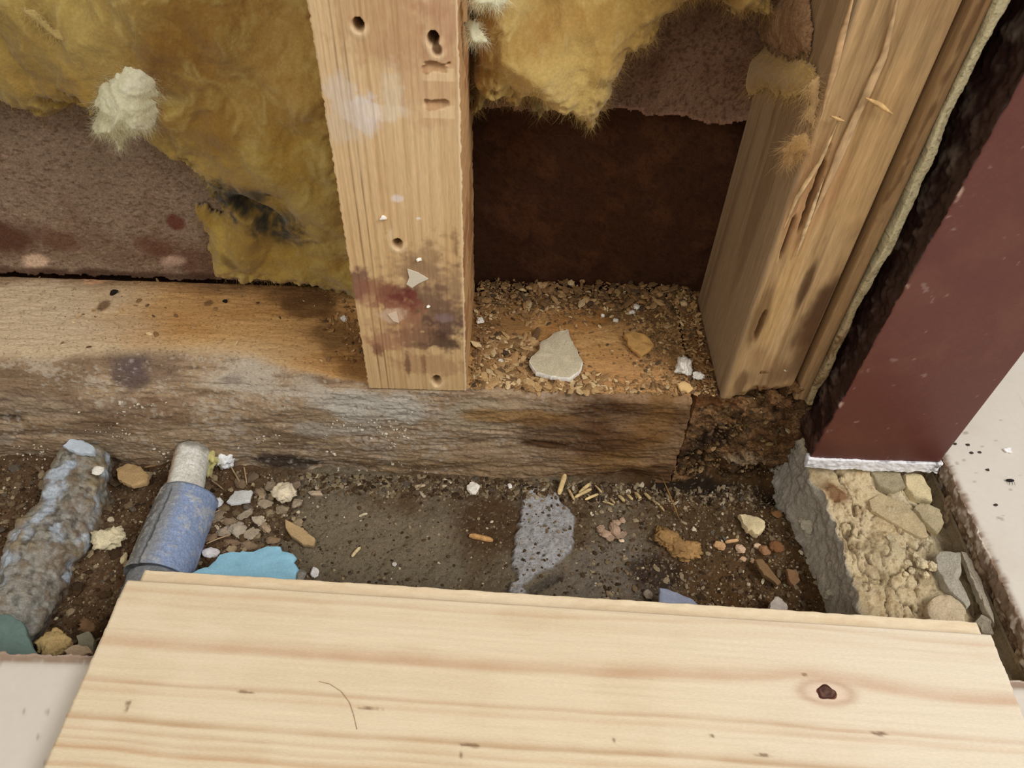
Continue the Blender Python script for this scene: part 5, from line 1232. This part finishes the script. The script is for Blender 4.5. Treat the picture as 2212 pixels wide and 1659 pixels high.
# ------------------------------------------------------------------ fine crumbs, too many to count
def crumbs(name, pts, sizes, cols, seed, label, flatten=0.7, elong=None, cat='debris', sub=0, parent=None):
    r = np.random.default_rng(seed); V0, f0 = ICO[sub]; n = len(pts); nv = len(V0)
    J = V0[None] * (1 + 0.35 * r.normal(size=(n, nv, 1)).clip(-1.2, 1.2) * 0.5)
    sc3 = np.stack([sizes * (0.7 + 0.6 * r.random(n)) * (elong if elong is not None else 1), sizes * (0.7 + 0.6 * r.random(n)), sizes * flatten * (0.6 + 0.5 * r.random(n))], 1)
    J = J * sc3[:, None, :]
    a = r.random(n) * 2 * np.pi; c, s_ = np.cos(a)[:, None], np.sin(a)[:, None]
    t = r.normal(size=n)[:, None] * 0.3
    x = J[:, :, 0] * c - J[:, :, 1] * s_; y = J[:, :, 0] * s_ + J[:, :, 1] * c; z_ = J[:, :, 2] + J[:, :, 0] * t
    V = np.stack([x, y, z_], -1) + pts[:, None, :] + np.array([0, 0, 1.0]) * (sizes * flatten * 0.35)[:, None, None]
    f = (f0[None] + (np.arange(n) * nv)[:, None, None]).reshape(-1, 3)
    o = mk(name, V.reshape(-1, 3), [f], np.repeat(cols, nv, axis=0), M_STONE, parent, None, False)
    if parent is not None:
        o['label'] = label; o['kind'] = 'stuff'; return o
    return tag(o, label, cat, None, 'stuff')
r = np.random.default_rng(77)
def on_ground_pts(n, xr, yr, dens=None):
    Q = np.column_stack([r.uniform(*xr, n), r.uniform(*yr, n)])
    if dens is not None: Q = Q[r.random(len(Q)) < dens(Q)]
    z_ = ground_parts(Q)[0]; return np.column_stack([Q, z_])
PALS = np.array([S(150, 132, 104), S(112, 94, 70), S(84, 64, 42), S(62, 46, 30), S(196, 182, 156), S(96, 86, 74)])
def pal(n, w): return PALS[r.choice(len(PALS), n, p=w)] * (0.8 + 0.4 * r.random((n, 1)))
q = on_ground_pts(22000, (-0.40, 0.205), (-0.155, -0.001), lambda Q: 0.35 + 0.65 * np.clip(ss(-0.10, -0.14, Q[:, 0]) + ss(0.06, 0.12, Q[:, 0]) + ss(-0.025, -0.006, Q[:, 1]), 0, 1))
crumbs('dirt_crumbs', q, 0.0003 + 0.0010 * r.random(len(q)) ** 3.0, pal(len(q), [.18, .26, .24, .18, .05, .09]), 501, 'fine brown dirt crumbs strewn over the trench floor', parent=floor)
q = on_ground_pts(1500, (-0.40, -0.125), (-0.155, -0.004))
crumbs('gravel', q, 0.0008 + 0.0024 * r.random(len(q)) ** 2.5, pal(len(q), [.22, .28, .28, .14, .03, .05]), 502, 'coarse brown gravel around the pipes', 0.7, sub=1, parent=floor)
q = on_ground_pts(900, (0.05, 0.205), (-0.155, -0.004))
crumbs('wood_crumbs', q, 0.0004 + 0.0013 * r.random(len(q)) ** 2.5, pal(len(q), [.2, .26, .30, .18, .03, .03]), 503, 'rotten wood crumbs on the floor below the plate end', 0.6, 1.6, sub=1, parent=floor)
q = on_ground_pts(1600, (-0.14, 0.18), (-0.018, -0.001))
crumbs('wood_dust', q, 0.0005 + 0.0013 * r.random(len(q)) ** 2, pal(len(q), [.30, .28, .20, .12, .05, .05]) * 0.8, 504, 'strip of pale crumbs along the foot of the plate', 0.5, 1.8, parent=floor)
def on_plate(n, xr, yr, dens=None):
    Q = np.column_stack([r.uniform(*xr, n), r.uniform(*yr, n)])
    if dens is not None: Q = Q[r.random(len(Q)) < dens(Q)]
    return np.column_stack([Q, np.full(len(Q), ZP + 0.0001)])
PALW = np.array([S(184, 150, 104), S(160, 124, 82), S(136, 104, 68), S(112, 86, 58), S(214, 188, 142), S(92, 74, 54)])
def palw(n, w): return PALW[r.choice(len(PALW), n, p=w)] * (0.75 + 0.4 * r.random((n, 1)))
def dR(Q):
    x, y = Q[:, 0], Q[:, 1]; P_ = np.column_stack([Q, x * 0]); nb = fbm(P_, 60, 3, 520)
    d = ss(0.055, 0.09, y) + ss(0.004, -0.018, x) * 0.8 + ss(0.07, 0.10, x) * 0.9 + ss(0.022, 0.006, y) * 0.6
    return np.clip(d + 0.5 * nb, 0.04, 1)
q = on_plate(9000, (-0.020, 0.130), (0.003, 0.104), dR)
crumbs('wood_frass', q, 0.0003 + 0.0011 * r.random(len(q)) ** 3, palw(len(q), [.24, .28, .22, .14, .07, .05]), 511, 'crumbled wood covering the plate between the two studs', 0.55, 1.9)
q = on_plate(700, (-0.018, 0.128), (0.078, 0.106)); q[:, 2] += 0.002 * r.random(len(q))
crumbs('wood_frass', q, 0.0005 + 0.0018 * r.random(len(q)) ** 3, palw(len(q), [.14, .26, .28, .2, .04, .08]), 512, 'ridge of coarser wood crumbs along the back of the plate below the dark hole', 0.6, 1.7, sub=1)
q = on_plate(450, (-0.016, 0.02), (0.006, 0.05)); q2 = on_plate(420, (0.012, 0.060), (0.004, 0.016)); q = np.vstack([q, q2])
crumbs('wood_frass', q, 0.0006 + 0.0019 * r.random(len(q)) ** 2.5, palw(len(q), [.38, .24, .12, .06, .18, .02]), 513, 'pale shavings around the grey plaster chip on the plate', 0.4, 2.4, sub=1)
def dL(Q):
    nb = fbm(np.column_stack([Q, Q[:, 0] * 0]), 60, 3, 530)
    return np.clip(ss(-0.13, -0.085, Q[:, 0]) + 0.3 * (nb - 0.35) + 0.2 * ss(0.085, 0.093, Q[:, 1]), 0.012, 1)
q = on_plate(3600, (-0.33, -0.0825), (0.022, 0.094), dL)
crumbs('wood_frass', q, 0.0003 + 0.0012 * r.random(len(q)) ** 3, palw(len(q), [.2, .28, .24, .16, .06, .06]), 514, 'crumbled brown wood heaped left of the pale stud foot', 0.55, 1.8)
# flecks stuck on the front of the plate
nq = 2400; qx = r.uniform(-0.36, 0.11, nq); qz = r.uniform(-0.005, 0.06, nq)
kp = fbm(np.column_stack([qx, qx * 0, qz]), (25, 1, 40), 3, 555) - 1.5 * np.clip(qx, 0, 1) > 0.45; qx, qz = qx[kp], qz[kp]; nq = len(qx)
q = np.column_stack([qx, np.full(nq, -0.0008), qz])
crumbs('lime_flecks', q, 0.0003 + 0.0007 * r.random(nq) ** 2, np.tile(S(222, 212, 192), (nq, 1)) * (0.6 + 0.4 * r.random((nq, 1))), 515, 'whitish flecks stuck to the front face of the plate', 0.7)
nq = 1000; qx = r.uniform(0.122, 0.196, nq); qz = r.uniform(-0.012, 0.078, nq)
q = np.column_stack([qx, 0.004 + 0.006 * r.random(nq), qz])
crumbs('rot_crumbs', q, 0.0004 + 0.0014 * r.random(nq) ** 3, palw(nq, [.05, .15, .28, .30, .02, .20]) * 0.62, 516, 'dark crumbs clinging to the front of the rotten timber', 0.7, 1.5)

for o in bpy.data.objects:
    if '_org' in o: del o['_org']
